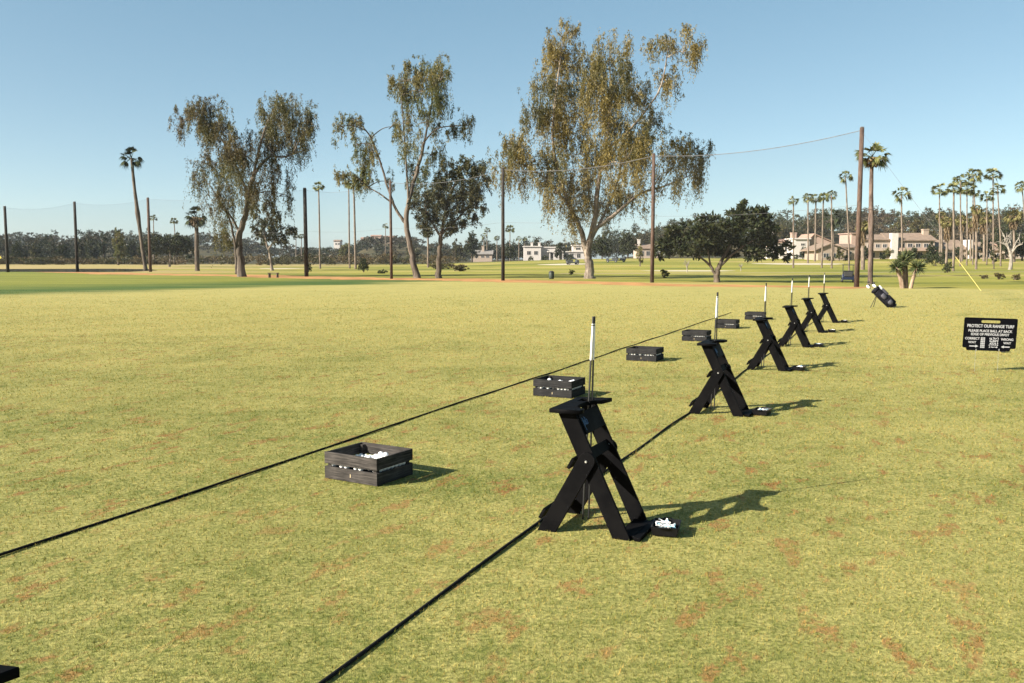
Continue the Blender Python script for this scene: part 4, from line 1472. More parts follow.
# ------------------------------------------------------------------ palms
def fan_crown(mat, n=34, R0=1.0, seed=0, droopy=0.35):
    """fan palm head, radius about 1 m; scaled per palm"""
    lr = np.random.default_rng(seed)
    V, Fq = [], []
    for k in range(n):
        az = 2.399 * k + lr.uniform(-0.3, 0.3)
        el = math.asin(lr.uniform(-0.72, 0.98))
        d = np.array([math.cos(az) * math.cos(el), math.sin(az) * math.cos(el), math.sin(el)])
        side = np.array([-math.sin(az), math.cos(az), 0.0])
        upv = np.cross(side, d)
        ro = lr.uniform(-1.2, 1.2)
        side, upv = side * math.cos(ro) + upv * math.sin(ro), upv * math.cos(ro) - side * math.sin(ro)
        Lp = R0 * lr.uniform(0.44, 0.62)
        # petiole
        w = 0.022 * R0
        i = len(V)
        V += [side * w, -side * w, d * Lp - side * w * 0.6, d * Lp + side * w * 0.6]
        Fq.append((i, i + 1, i + 2, i + 3))
        c = d * Lp
        for s in np.linspace(-1.15, 1.15, 13):
            dd = d * math.cos(s) + side * math.sin(s)
            L = R0 * 0.52 * (1 - 0.16 * abs(s)) * lr.uniform(0.85, 1.1)
            tip = c + dd * L + np.array([0, 0, -droopy * L * lr.uniform(0.4, 1.2) * (1 - 0.4 * math.sin(el))]) + upv * lr.uniform(-0.04, 0.04)
            pw = np.cross(dd, upv) * 0.040 * R0
            mid = c + dd * L * 0.5
            i = len(V)
            V += [c, mid + pw, tip, mid - pw]
            Fq.append((i, i + 1, i + 2, i + 3))
    return arrays_mesh('crown', np.array(V), np.array(Fq), mat)


def skirt_mesh(seed=0, L=1.0):
    lr = np.random.default_rng(seed)
    n = 420
    az = lr.uniform(0, 6.28, n); z = -lr.random(n) * L
    r = 0.16 + 0.20 * (1 + z / L) + lr.normal(size=n) * 0.04
    P = np.stack([r * np.cos(az), r * np.sin(az), z + 0.15], 1)
    D = unit(np.stack([np.cos(az) * 0.35, np.sin(az) * 0.35, -np.ones(n)], 1) + lr.normal(size=(n, 3)) * 0.2)
    V, Fq = leaf_quads(P, D, lr.uniform(0.2, 0.4, n), lr.uniform(0.05, 0.09, n))
    return arrays_mesh('dry_skirt', V, Fq, L_SKIRT)


CROWNS = [fan_crown(L_PALM, n_, 1, s_, d_) for n_, s_, d_ in ((30, 1, 0.35), (24, 2, 0.5), (36, 3, 0.3), (20, 4, 0.45), (28, 6, 0.7))]
CROWNY = fan_crown(L_YPALM, 36, 1, 9, 0.6)
CROWND = fan_crown(leaf_mat('dark_palm_fronds', DARK, None, 1, 0.15), 20, 1, 5, 0.55)
SKIRT = skirt_mesh(3)


def palm(px, top_py, Y, rpx, label, group, lean=0.0, trunk_px=2.2, bark=None, crown=None, skirt=0.0, base_px=None, bulge=False, base_off=0):
    bpx = base_px if base_px is not None else px
    base = BASE(bpx, Y)
    top = AT(px, top_py, Y) - base
    t = thing('fan_palm', label, 'palm tree', base, 0, group)
    r = trunk_px / 2 / F * Y * (0.95 if trunk_px > 3 else 0.8)
    h = top.z
    mid1 = Vector((top.x * 0.22 + lean * 0.3, 0, h * 0.35)); mid2 = Vector((top.x * 0.62 + lean * 0.3, 0.1, h * 0.72))
    P = catmull([Vector((0, 0, -0.2)), mid1, mid2, Vector((top.x, 0, h))], 7)
    n = len(P)
    rad = [r * (1.25 - 0.45 * i / (n - 1)) * (1 + 0.05 * math.sin(i * 2.1)) for i in range(n)]
    rad[0] *= 1.3
    if bulge:
        for i in range(n): rad[i] *= 1 + 0.35 * math.exp(-((i / n - 0.45) / 0.08) ** 2)
    bm = bmesh.new(); tube(bm, P, 0, seg=9, radii=rad, jitter=0.05)
    obj('trunk', bm, bark or M_TRUNK_PALM, t, True)
    c = mesh_obj('crown', crown if crown is not None else rnd.choice(CROWNS[:3] if rpx > 15 else CROWNS), t)
    c.location = (top.x, 0, h)
    s = rpx / F * Y
    c.scale = (s, s, s * 0.9); c.rotation_euler = (0, 0, rnd.uniform(0, 6.28))
    if skirt:
        k = mesh_obj('dry_skirt', SKIRT, t)
        k.location = (top.x, 0, h - 0.1)
        k.scale = (s * 1.1, s * 1.1, skirt / F * Y)
    return t


palm(131.5, 158, 126, 13, 'tall dark palm leaning left, beside the pale pole on the left', 'lone palms on the left', trunk_px=3.3, base_px=145.5, bulge=True, crown=CROWND, bark=M_TRUNK_DARK, lean=-1.0)
palm(196, 217, 122, 13, 'short stout palm between the leaning palm and the leftmost weeping tree', 'lone palms on the left', trunk_px=4.2, base_px=197, skirt=9, crown=CROWND, bark=M_TRUNK_DARK)
palm(174, 221, 260, 4.5, 'tiny distant palm above the umbrella shaped tree', 'tiny far palms on the left', trunk_px=1.2, base_px=176)
palm(153.5, 218, 260, 4.5, 'tiny distant palm peeping out right behind the pale pole', 'tiny far palms on the left', trunk_px=1.2)
palm(318.5, 186.5, 150, 6.5, 'thin tall palm right of the black pole and leftmost weeping tree', 'lone palms on the left', trunk_px=1.9, base_px=320)
palm(348.5, 181, 155, 9, 'thin tall palm, left one of the pair below the arching limb', 'palm pair below the arching limb', trunk_px=1.8, base_px=349.5)
palm(353.5, 184, 145, 9, 'thin tall palm, right one of the pair below the arching limb', 'palm pair below the arching limb', trunk_px=2.4, base_px=355.5)
palm(428, 232, 165, 6, 'pale palm trunk seen between the slender gum and the dark bushy tree', 'lone palms on the left', trunk_px=2.4)
for k, (px, ty, lab) in enumerate(((296, 236, 'tiny palm left one of the far pair left of the black pole'), (301.5, 236.5, 'tiny palm right one of the far pair left of the black pole'),
                                   (385.5, 226, 'tiny palm standing tall on the hill of houses'))):
    palm(px, ty, 420, 3.6, lab, 'tiny far palms on the left', trunk_px=1.0)
for k, (px, ty, r_) in enumerate(((484, 236, 4), (487, 230, 4), (510, 229, 5.5), (497, 238, 3.5), (519, 239, 3.5), (525, 239, 3))):
    lab = ['tiny palm leftmost of those above the grey roofed house', 'tiny taller palm right above the grey roofed house', 'tiny bushy palm just right of the black middle pole',
           'tiny low palm just left of the black middle pole', 'tiny palm above the left end of the long white house', 'tiny palm above the chimneys of the long white house'][k]
    palm(px, ty, 340, r_, lab, 'tiny far palms in the middle', trunk_px=1.1)

palm(872, 157, 57.5, 19, 'thick rusty brown palm with a wide crown right beside the tall brown pole', 'palms on the right', trunk_px=4.5, bark=M_TRUNK_RUST, base_px=871, bulge=True, skirt=8)
palm(845.5, 177, 118, 8, 'thin leaning palm just left of the tall brown pole', 'palms on the right', trunk_px=1.8, base_px=849.5)
palm(863, 226, 128, 8, 'short palm with a long brown skirt between the tall pole and the thick rusty palm', 'palms on the right', trunk_px=3.6, skirt=18, crown=CROWNY)
palm(901.5, 195, 150, 10.5, 'slim palm with an open crown between the thick rusty palm and the right palm group', 'palms on the right', trunk_px=2.0, base_px=902)
for px, ty, Y, b, lab in ((793.5, 201, 140, 793.5, 'leftmost palm of the row above the white gabled house'), (808, 198, 170, 808, 'second palm from the left in the row above the gabled house'),
                          (816, 199, 185, 815, 'third palm from the left in the row above the gabled house'), (823.5, 197.5, 140, 822, 'palm with a yellowish trunk in the middle of the row above the gabled house'),
                          (831.5, 195, 137, 832, 'rightmost tall palm of the row above the gabled house')):
    palm(px, ty, Y, 6.5, lab, 'palm row above the gabled house', trunk_px=1.9, base_px=b)
palm(833, 219, 190, 13, 'low dark feathery palm behind the row of thin palms', 'palms on the right', trunk_px=2.6, crown=CROWND)
RP = [(939.5, 190, 170, 9, None, 'far left palm of the right group, standing clear of the others', 0, 1.6), (953.8, 189, 119, 8.5, None, 'palm with a pale straight trunk, second from the left in the right group', 0, 2.4),
      (960.5, 180.5, 150, 9, None, 'palm with a crown just above the dense middle crowns of the right group', 0, 1.7), (967, 189, 155, 9, None, 'palm with a dense crown in the middle of the right group', 0, 1.6),
      (973.5, 175.5, 165, 9.5, None, 'tall palm left one of the two tallest in the right group', 0, 1.7), (973, 191, 160, 8, None, 'palm crown tucked under the left one of the two tallest', 0, 1.4),
      (993, 175, 165, 9.5, None, 'tall palm right one of the two tallest in the right group', 0, 1.7), (997.5, 189, 150, 8.5, None, 'palm leaning right just right of the two tallest', 0, 1.7),
      (987, 197, 160, 8, None, 'lower palm between the two tallest and the leaning one', 0, 1.4), (1022, 186.5, 150, 8, None, 'palm cut off by the right edge of the photo', 0, 1.6),
      (941.5, 216, 190, 7, 'y', 'low shaggy palm under the far left palm of the right group', 8, 2.4), (948, 222, 131, 7.5, 'y', 'low yellowish skirted palm with a leaning trunk left of the pale straight trunk', 18, 2.8),
      (976.5, 209, 130, 7, 'y', 'skirted palm with a dark trunk ringed in white at its foot', 20, 2.5), (984, 218, 185, 9, 'y', 'low yellow palm with a full skirt behind the dark ringed trunk', 14, 2.8),
      (1014, 216, 180, 10, 'y', 'full yellow green palm near the right edge behind the dead tree', 12, 2.8), (962, 220, 185, 7, 'y', 'low yellow palm hidden among the middle trunks of the right group', 10, 2.2),
      (970.5, 222, 190, 6.5, 'y', 'low yellow palm right of the middle trunks of the right group', 10, 2.0)]
for px, ty, Y, r_, k, lab, sk, tp in RP:
    bp = {948: 946.5, 997.5: 1001, 973.5: 976, 1022: 1027}.get(px, px)
    palm(px, ty, Y, r_, lab, 'palm group at the right', trunk_px=tp, base_px=bp, crown=CROWNY if k else None, skirt=sk)

# three-stemmed clump of yucca in front
def yucca():
    base = BASE(905, 49.3)
    t = thing('yucca_clump', 'thick yucca clump with three leaning trunks and spiky green heads right of the thick palm', 'plant', base)
    s = 49.3 / F
    heads = []
    bm = bmesh.new()
    for (x0, x1, z1, r0, dy) in ((-1.0, -9, 21, 2.4, -0.1), (2.8, 0.5, 27, 2.1, 0.35), (6.0, 11, 21, 1.8, -0.2), (4.6, 6, 31, 1.3, 0.6)):
        tube(bm, catmull([(x0 * s, dy * 0.3, -0.1), ((x0 * 0.6 + x1 * 0.4) * s, dy * 0.6, z1 * 0.5 * s), (x1 * s, dy, z1 * s)], 6), r0 * s * 1.15, r0 * s * 0.75, seg=10, jitter=0.08)
        heads.append((x1 * s, dy, z1 * s))
    obj('trunk', bm, bark_mat('yucca_bark', (0.13, 0.09, 0.06), (0.28, 0.205, 0.145), 5), t, True)
    lf = leaf_mat('yucca_leaves', [(0, (0.030, 0.045, 0.02)), (0.6, (0.075, 0.095, 0.04)), (1, (0.15, 0.15, 0.06))], None, 1, 0.2)
    for hx, hy, hz in heads:
        n = 260
        d = unit(rng.normal(size=(n, 3)) + np.array([0, 0, 0.35]))
        P = np.array([hx, hy, hz]) + d * 0.06
        V, Fq = leaf_quads(P, d, rng.uniform(0.25, 0.55, n), rng.uniform(0.035, 0.06, n))
        mesh_obj('leaf_head', arrays_mesh('leaf_head', V, Fq, lf), t)


yucca()


def bush(px, Y, rx, hz, label, mat, group=None, leaf=None, dens=None):
    base = BASE(px, Y)
    t = thing('bush', label, 'bush', base, 0, group)
    w = rx / F * Y; h = hz / F * Y
    bm = bmesh.new()
    for k in range(5):
        g = 1.3 * k
        tube(bm, [(0, 0, -0.05), (0.3 * w * math.cos(g), 0.3 * w * math.sin(g), h * 0.5)], 0.04, 0.015, seg=5)
    obj('stems', bm, M_TRUNK_DARK, t)
    lf = leaf or max(0.06, Y * 0.0013)
    B = [(Vector((rnd.uniform(-0.35, 0.35) * w, rnd.uniform(-0.35, 0.35) * w, h * rnd.uniform(0.35, 0.62))), w * 0.62, w * 0.62, h * 0.42, 1.0) for k in range(5)]
    V, Fq = crown_bushy(B, lf, dens or 4.5 / lf ** 2)
    V = np.array(V); V[:, 2] = np.maximum(V[:, 2], 0.0)
    mesh_obj('foliage', arrays_mesh('foliage', V, Fq, mat), t)


bush(363.5, 108, 7.5, 15, 'round dark bush below the arching limb right of the palm pair', L_DARK)
bush(308.5, 112, 5, 9, 'small dark bush right behind the black pole on the left', L_DARK)
bush(664.5, 76, 6.5, 8, 'small round bush right of the brown pole', L_DARK)
bush(571.5, 92, 4, 5, 'tiny dark shrub left of the large golden trunk', L_DARK)
bush(382, 100, 6, 3.5, 'flat low shrub left of the slender pale pole', L_DARK)
bush(460, 118, 10, 7, 'low reddish shrub right of the dark bushy tree', L_BRUSH)
bush(442, 140, 14, 8, 'wide reddish scrub behind the trunk of the dark bushy tree', L_BRUSH)
bush(948, 105, 6, 12, 'dark rounded shrub on the fairway left of the low skirted palm', L_DARK)
bush(936, 150, 12, 14, 'dark green shrub before the terraced houses left of the right palm group', L_DARK)
for k, (px, Y, r_, h) in enumerate(((1000, 71, 6, 7), (1016, 69, 6, 6), (985, 73, 5, 4))):
    bush(px, Y, r_, h, ['weedy bush at the edge of the turf beyond the sign', 'weedy bush at the right edge beyond the sign', 'low weedy tuft right of the yellow guard'][k], L_BRUSH)

for k, (px, Y, r_, h, m_) in enumerate(((797, 207, 4, 5, 0), (814, 204, 4, 4, 1), (829, 190, 5, 4, 0), (845, 190, 5, 6, 0), (866, 206, 6, 5, 1), (884, 205, 5, 5, 0), (902, 206, 6, 4, 1),
                                      (920, 204, 7, 6, 0), (944, 207, 6, 6, 0), (962, 205, 6, 5, 1), (979, 206, 6, 6, 0), (1003, 206, 6, 7, 1))):
    bush(px, Y, r_, h, ['garden shrub before the white gabled house', 'garden shrub at the right end of the white gabled house', 'low shrub before the tan gable left of the tall pole', 'dark shrub right of the low tan gable',
                        'shrub between the tall pole and the rusty palm', 'shrub just right of the rusty palm trunk', 'shrub below the tall white chimney wall', 'dark shrub before the long tan roofed terrace',
                        'dark shrub at the foot of the far left right group palm', 'reddish shrub behind the pale straight palm trunk', 'dark shrub behind the dark ringed palm trunk', 'shrub behind the bleached bare tree'][k],
         [L_DARK, L_BRUSH][m_], 'garden shrubs before the houses')
for px, r_, h, lab in ((530, 4, 3.5, 'low shrub before the left end of the long white house'), (545, 5, 5, 'dark shrub at the porch of the long white house'), (569, 5, 4.5, 'dark shrub before the right end of the long white house')):
    bush(px, 312, r_, h, lab, L_DARK, 'garden shrubs before the houses')
far_tree(994.5, 132, 9, 251, 'small round topped young tree between the dark ringed palm and the dead tree', L_DKGUM, M_TRUNK_DARK, 'small_tree', 4, None, 2, 0.45)


def dead_tree(px, Y, h_px, label, seed, spread=10):
    lr = random.Random(seed)
    base = BASE(px, Y)
    t = thing('dead_tree', label, 'tree', base, 0, 'bleached bare trees')
    h = h_px / F * Y; w = spread / F * Y
    bm = bmesh.new()
    tube(bm, catmull([(0, 0, -0.2), (0.06 * w, 0, h * 0.3), (-0.1 * w, 0, h * 0.5)], 5), 0.055 * h, 0.035 * h, seg=8, jitter=0.1)
    twigs = []
    for k in range(9):
        a = lr.uniform(0, 6.28); z0 = h * lr.uniform(0.3, 0.5)
        e = Vector((w * lr.uniform(0.3, 1.0) * math.cos(a), w * 0.8 * math.sin(a), h * lr.uniform(0.55, 1.0)))
        m1 = Vector((e.x * 0.5, e.y * 0.5, (z0 + e.z) * 0.5 + h * 0.08))
        P = catmull([Vector((0, 0, z0)), m1, e], 5)
        tube(bm, P, 0.026 * h, 0.009 * h, seg=6, jitter=0.1)
        for q in range(5):
            s0 = P[lr.randint(4, len(P) - 1)]
            e2 = s0 + Vector((lr.uniform(-0.35, 0.35) * w, lr.uniform(-0.35, 0.35) * w, lr.uniform(-0.05, 0.22) * h))
            tube(bm, catmull([s0, s0.lerp(e2, 0.5) + Vector((0, 0, 0.03 * h)), e2], 3), 0.009 * h, 0.003 * h, seg=5)
    obj('trunk', bm, M_DEADW, t, True)


dead_tree(1010.5, 128, 37, 'large bleached bare tree near the right edge', 3, 14)
dead_tree(687, 110, 12, 'small bleached bare tree left of the broad dark tree trunk', 5, 5)
dead_tree(741, 118, 8, 'tiny bleached bare stump tree behind the broad dark tree', 6, 3)

# ------------------------------------------------------------------ houses
M_STW, M_STP, M_STT, M_STB = stucco('white_stucco', (0.43, 0.40, 0.37)), stucco('peach_stucco', (0.30, 0.215, 0.175)), stucco('tan_stucco', (0.26, 0.205, 0.16)), stucco('beige_stucco', (0.31, 0.25, 0.20))
T_TAN, T_PINK, T_GREY, T_RED = tile_mat('tan_tiles', (0.19, 0.14, 0.105)), tile_mat('pinkish_tiles', (0.26, 0.17, 0.13)), tile_mat('grey_roofing', (0.20, 0.185, 0.17)), tile_mat('red_tiles', (0.24, 0.13, 0.09))
M_GLASS = simple('dark_window_glass', (0.02, 0.025, 0.03), 0.12, 0, 0.1, 1)
M_FRAME = simple('window_frame', (0.34, 0.31, 0.28), 0.6, 0, 0.05, 3)


class House:
    """all boxes in pixels of the photo at distance Y: x from the house's middle, z up from its ground"""
    def __init__(s, px, Y, label, cat='house', group='houses beyond the fairway', rz=0.0):
        s.Y, s.k, s.px = Y, Y / F, px
        s.base = BASE(px, Y)
        s.py0 = 259 - (s.base.z - CAMH) / Y * F
        s.t = thing('house', label, cat, s.base, rz, group)

    def X(s, px): return (px - s.px) * s.k
    def Z(s, py): return (s.py0 - py) * s.k

    def wall(s, x0, x1, ytop, mat, depth=8.0, front=0.0, ybot=None):
        bm = bmesh.new()
        bx(bm, s.X(x0), s.X(x1), front, front + depth, -0.3 if ybot is None else s.Z(ybot), s.Z(ytop), 0.0)
        return obj('wall', bm, mat, s.t)

    def gable(s, x0, x1, yeave, yridge, mat, depth=8.0, front=0.0, apex=None, over=0.3, wallmat=None):
        a = (x0 + x1) / 2 if apex is None else apex
        X0, X1, A, e, r = s.X(x0) - over, s.X(x1) + over, s.X(a), s.Z(yeave), s.Z(yridge)
        th = 0.22
        bm = bmesh.new()
        prism_xz(bm, [(X0, e), (A, r), (X1, e), (X1, e + th), (A, r + th), (X0, e + th)], front - 0.4, front + depth + 0.4)
        ro = obj('roof', bm, mat, s.t)
        if wallmat:
            bm = bmesh.new()
            prism_xz(bm, [(X0 + over, e - 0.02), (X1 - over, e - 0.02), (A, r - 0.02)], front + 0.02, front + depth - 0.02)
            obj('gable_wall', bm, wallmat, s.t)
        return ro

    def slope(s, x0, x1, yeave, yridge, mat, depth=8.0, front=0.0, over=0.4):
        """roof with eaves towards the viewer and the ridge along x"""
        X0, X1, e, r = s.X(x0) - over, s.X(x1) + over, s.Z(yeave), s.Z(yridge)
        bm = bmesh.new()
        prof = [(front - over, e), (front + depth / 2, r), (front + depth + over, e), (front + depth + over, e + 0.2), (front + depth / 2, r + 0.2), (front - over, e + 0.2)]
        a = [bm.verts.new((X0, y, z)) for y, z in prof]; b = [bm.verts.new((X1, y, z)) for y, z in prof]
        fs = [bm.faces.new(a), bm.faces.new(b[::-1])]
        for i in range(6):
            j = (i + 1) % 6
            fs.append(bm.faces.new((a[i], b[i], b[j], a[j])))
        bmesh.ops.recalc_face_normals(bm, faces=fs)
        ro = obj('roof', bm, mat, s.t)
        bm = bmesh.new()
        for xx in (X0 + over + 0.01, X1 - over - 0.21):
            pr = [(front + 0.02, e), (front + depth / 2, r - 0.03), (front + depth - 0.02, e)]
            a = [bm.verts.new((xx, y, z)) for y, z in pr]; b = [bm.verts.new((xx + 0.2, y, z)) for y, z in pr]
            fs = [bm.faces.new(a), bm.faces.new(b[::-1])]
            for i in range(3):
                j = (i + 1) % 3
                fs.append(bm.faces.new((a[i], b[i], b[j], a[j])))
            bmesh.ops.recalc_face_normals(bm, faces=fs)
        obj('gable_wall', bm, M_STB, s.t)
        return ro

    def flat(s, x0, x1, y, mat, depth=8.0, front=0.0, th=0.35):
        bm = bmesh.new()
        bx(bm, s.X(x0) - 0.3, s.X(x1) + 0.3, front - 0.35, front + depth + 0.3, s.Z(y) + 0.003, s.Z(y) + th)
        return obj('roof', bm, mat, s.t)

    def window(s, x0, x1, y0, y1, front=0.0, name='window'):
        X0, X1, Z1, Z0 = s.X(x0), s.X(x1), s.Z(y0), s.Z(y1)
        f = 0.10
        bm = bmesh.new()
        bx(bm, X0, X0 + f, front - 0.06, front + 0.02, Z0, Z1); bx(bm, X1 - f, X1, front - 0.06, front + 0.02, Z0, Z1)
        bx(bm, X0 + f, X1 - f, front - 0.055, front + 0.02, Z1 - f, Z1); bx(bm, X0 + f, X1 - f, front - 0.055, front + 0.02, Z0, Z0 + f)
        bx(bm, (X0 + X1) / 2 - 0.04, (X0 + X1) / 2 + 0.04, front - 0.05, front + 0.02, Z0 + f, Z1 - f)
        w = obj(name, bm, M_FRAME, s.t)
        bm = bmesh.new(); bx(bm, X0 + 0.03, X1 - 0.03, front - 0.025, front + 0.03, Z0 + 0.03, Z1 - 0.03)
        obj('pane', bm, M_GLASS, w)
        return w

    def chimney(s, x0, x1, ytop, ybot, mat, front=2.0, roof=None):
        bm = bmesh.new()
        bx(bm, s.X(x0), s.X(x1), front, front + 1.2, s.Z(ybot), s.Z(ytop), 0.03)
        bx(bm, s.X(x0) - 0.1, s.X(x1) + 0.1, front - 0.1, front + 1.3, s.Z(ytop) + 0.003, s.Z(ytop) + 0.25, 0.03)
        return obj('chimney', bm, mat, roof or s.t)


HY = 215
h = House(780, HY + 6, 'low white house mostly hidden behind the broad dark tree')
h.wall(768, 794, 243, M_STW, 8); r_ = h.slope(768, 794, 243, 239.5, T_PINK, 8); h.chimney(770, 775.5, 233, 243, M_STW, 2.0, r_)
h.window(784, 790, 246, 252); h.window(776, 782, 247, 252)
h = House(812, HY, 'white two storey house with a dark square window and pinkish gable')
h.wall(794.5, 809, 239.5, M_STW, 7); h.flat(794.5, 809, 239.5, M_STW, 7, 0, 0.3)
h.wall(809.3, 833, 243, M_STP, 9, 1.2); r_ = h.gable(808, 834, 243, 234.5, T_PINK, 9, 1.2, 815, 0.3, M_STP)
h.chimney(795, 800, 233.5, 240, M_STP, 3.0, r_)
h.window(800.3, 804.6, 243.3, 246); h.window(799, 806, 251.5, 257.8, 0, 'door'); h.window(811.5, 815, 248, 251, 1.2); h.window(818, 822, 246, 250, 1.2); h.window(819, 826, 252.5, 258, 1.2)
h = House(833, HY - 20, 'low tan house with a wide front gable behind the row of thin palms')
h.wall(818, 846, 251, M_STT, 9); h.gable(816, 847, 251, 244.2, T_TAN, 9, 0, 830, 0.5, M_STT)
h.window(823, 829, 253, 258); h.window(833, 839, 253, 258, 0, 'door')
h.wall(846.3, 856, 248, M_STT, 8, 1); h.slope(846, 857, 248, 244.5, T_TAN, 8, 1)
h.window(849, 853, 251, 255, 1)
h = House(874, HY, 'peach terraced house with dark balconies just behind the thick tall pole and rusty palm')
h.wall(850, 857, 234, M_STP, 8, -0.6); h.flat(850, 857, 234, M_STP, 8, -0.6, 0.2)
h.wall(857.3, 889, 240.5, M_STB, 9); h.slope(857, 889, 240.5, 235, T_TAN, 9)
for x in (859.5, 867, 875, 882): h.window(x, x + 4.5, 244, 248)
for x in (860, 869, 879): h.window(x, x + 6, 252, 258, 0, 'door')
bm = bmesh.new(); bx(bm, h.X(858), h.X(888.5), -1.3, -0.002, h.Z(251), h.Z(250)); bx(bm, h.X(858), h.X(888.5), -1.3, -1.2, h.Z(250) + 0.002, h.Z(248.2)); obj('balcony', bm, M_STB, h.t)
h = House(908, HY, 'long tan roofed terraced house with a tall white chimney wall')
h.wall(889.3, 934, 241, M_STB, 9); r_ = h.slope(889.3, 934, 241, 233.5, T_TAN, 9); h.wall(889.6, 896, 233.5, M_STW, 1.5, -0.9)
h.chimney(928, 933.5, 230, 240, M_STT, 3, r_)
for x in (899, 907, 915, 923): h.window(x, x + 5, 243.5, 247.5)
for x in (898, 906, 917, 926): h.window(x, x + 5.5, 252, 258, 0, 'door')
bm = bmesh.new(); bx(bm, h.X(897), h.X(933), -1.3, -0.002, h.Z(251), h.Z(250)); bx(bm, h.X(897), h.X(933), -1.3, -1.2, h.Z(250) + 0.002, h.Z(248)); obj('balcony', bm, M_STP, h.t)
h = House(951, HY + 3, 'low tan roofed house behind the trunks of the right palm group')
h.wall(936, 966, 250, M_STT, 9); h.slope(936, 966, 250, 240.5, T_TAN, 10)
for x in (939, 947, 957): h.window(x, x + 5, 252.5, 257)
h = House(987, HY + 3, 'tan house with a white chimney at the right, behind the dark ringed palm')
h.wall(968.5, 1004, 251, M_STB, 9); r_ = h.slope(972, 1004, 251, 242.5, T_TAN, 10); h.wall(967, 971.5, 240, M_STW, 3, -0.8)
for x in (974, 984, 996): h.window(x, x + 5.5, 253, 257.5)
h = House(1020, HY, 'house with a pinkish roof cut off by the right edge')
h.wall(1007, 1036, 251.5, M_STB, 9); h.slope(1007, 1036, 251.5, 244.5, T_PINK, 10)
for x in (1010, 1019): h.window(x, x + 5.5, 253, 257.5)

HY = 320
h = House(552, HY, 'long low white house with two roof vents left of the large golden trunk')
h.wall(524, 541, 247.0, M_STW, 10); h.flat(524, 541, 247.0, M_STW, 10)
h.wall(541.2, 562, 247.8, M_STW, 10, 2); r_ = h.flat(541.2, 562, 247.8, M_STW, 10, 2); h.wall(562.2, 590, 252.2, M_STW, 8, 1); h.flat(562.2, 590, 252.2, M_STW, 8, 1); h.wall(573.2, 585, 245.8, M_STW, 6, 3); h.flat(573.2, 585, 245.8, M_STW, 6, 3)
h.chimney(531, 533.2, 243.2, 247, M_STW, 3, r_); h.chimney(538.5, 540.7, 243.2, 247, M_STW, 3, r_)
h.flat(548, 563, 252.2, M_STW, 4, -3)
for x in (549, 553, 557.5, 562):
    bm = bmesh.new(); bx(bm, h.X(x), h.X(x) + 0.35, -2.9, -2.5, 0, h.Z(252.2)); obj('post', bm, M_STW, h.t)
for x in (527, 534): h.window(x, x + 4, 251, 255)
for x in (549.5, 556): h.window(x, x + 4.5, 253, 258, 2, 'door')
for x in (565, 570, 577): h.window(x, x + 3.5, 253.5, 258, 1)
h.window(576, 581, 247.5, 250, 3)
h = House(482, HY, 'low house with a grey roof and chimney left of the black middle pole')
h.wall(473, 492, 254.5, M_STB, 9); r_ = h.slope(472, 492, 254.5, 250.5, T_GREY, 10); h.chimney(481.5, 484, 246.5, 253, M_STB, 3, r_)
for x in (475, 481, 486): h.window(x, x + 3, 255.5, 258)
h = House(648, 300, 'beige house with a tan roof half hidden behind the brown pole')
h.wall(637, 660, 249, M_STB, 9); r_ = h.slope(637, 660, 249, 244.5, T_TAN, 10); h.chimney(639, 641.5, 240, 247, M_STW, 3, r_)
for x in (640, 646, 654): h.window(x, x + 4, 251, 256)
HY = 660
hill = ['pale house leftmost on the distant hill', 'pinkish house second from the left on the distant hill', 'pinkish gabled house in the middle of the distant hill', 'long pinkish house right of the hilltop palm', 'small pinkish house rightmost on the distant hill']
for k, (x0, x1, yt, wm, rm) in enumerate(((334, 340, 240.0, M_STW, T_TAN), (361, 369, 237.5, M_STP, T_PINK), (371, 381, 235.2, M_STP, T_PINK), (382, 394, 236, M_STP, T_PINK), (396, 402, 238.0, M_STP, T_PINK))):
    h = House((x0 + x1) / 2, HY, hill[k], group='small houses on the distant hill')
    h.wall(x0, x1, yt + 1.4, wm, 10); h.slope(x0, x1, yt + 1.4, yt, rm, 10)
    for q in range(2): h.window(x0 + 1.5 + q * (x1 - x0) * 0.45, x0 + 3.5 + q * (x1 - x0) * 0.45, yt + 3.2, yt + 5)

# ------------------------------------------------------------------ far woods (one mass each)
def wood(name, samples, mat, label=None):
    """samples: (px, Y, crown width m, height m)"""
    Vs, Fs, off = [], [], 0
    for px, Y, w, h in samples:
        b = BASE(px, Y)
        B = []
        for k in range(4):
            B.append((Vector((b.x + rng.uniform(-0.3, 0.3) * w, b.y + rng.uniform(-0.3, 0.3) * w, b.z + h * rng.uniform(0.30, 0.78))), w * 0.36, w * 0.36, h * 0.26, 1.0))
        h = h * rng.uniform(0.7, 1.15); lf = max(0.35, Y * 0.0017)
        V, Fq = crown_bushy(B, lf, 2.1 / lf ** 2, 0.33)
        Vs.append(V); Fs.append(Fq + off); off += len(V)
    o = mesh_obj(name, arrays_mesh(name, np.concatenate(Vs), np.concatenate(Fs), mat))
    tag(o, label, 'woodland', None, 'stuff')


def fill(n, x0, x1, Y0, Y1, w, h):
    return [(rng.uniform(x0, x1), rng.uniform(Y0, Y1), rng.uniform(*w), rng.uniform(*h)) for _ in range(n)]


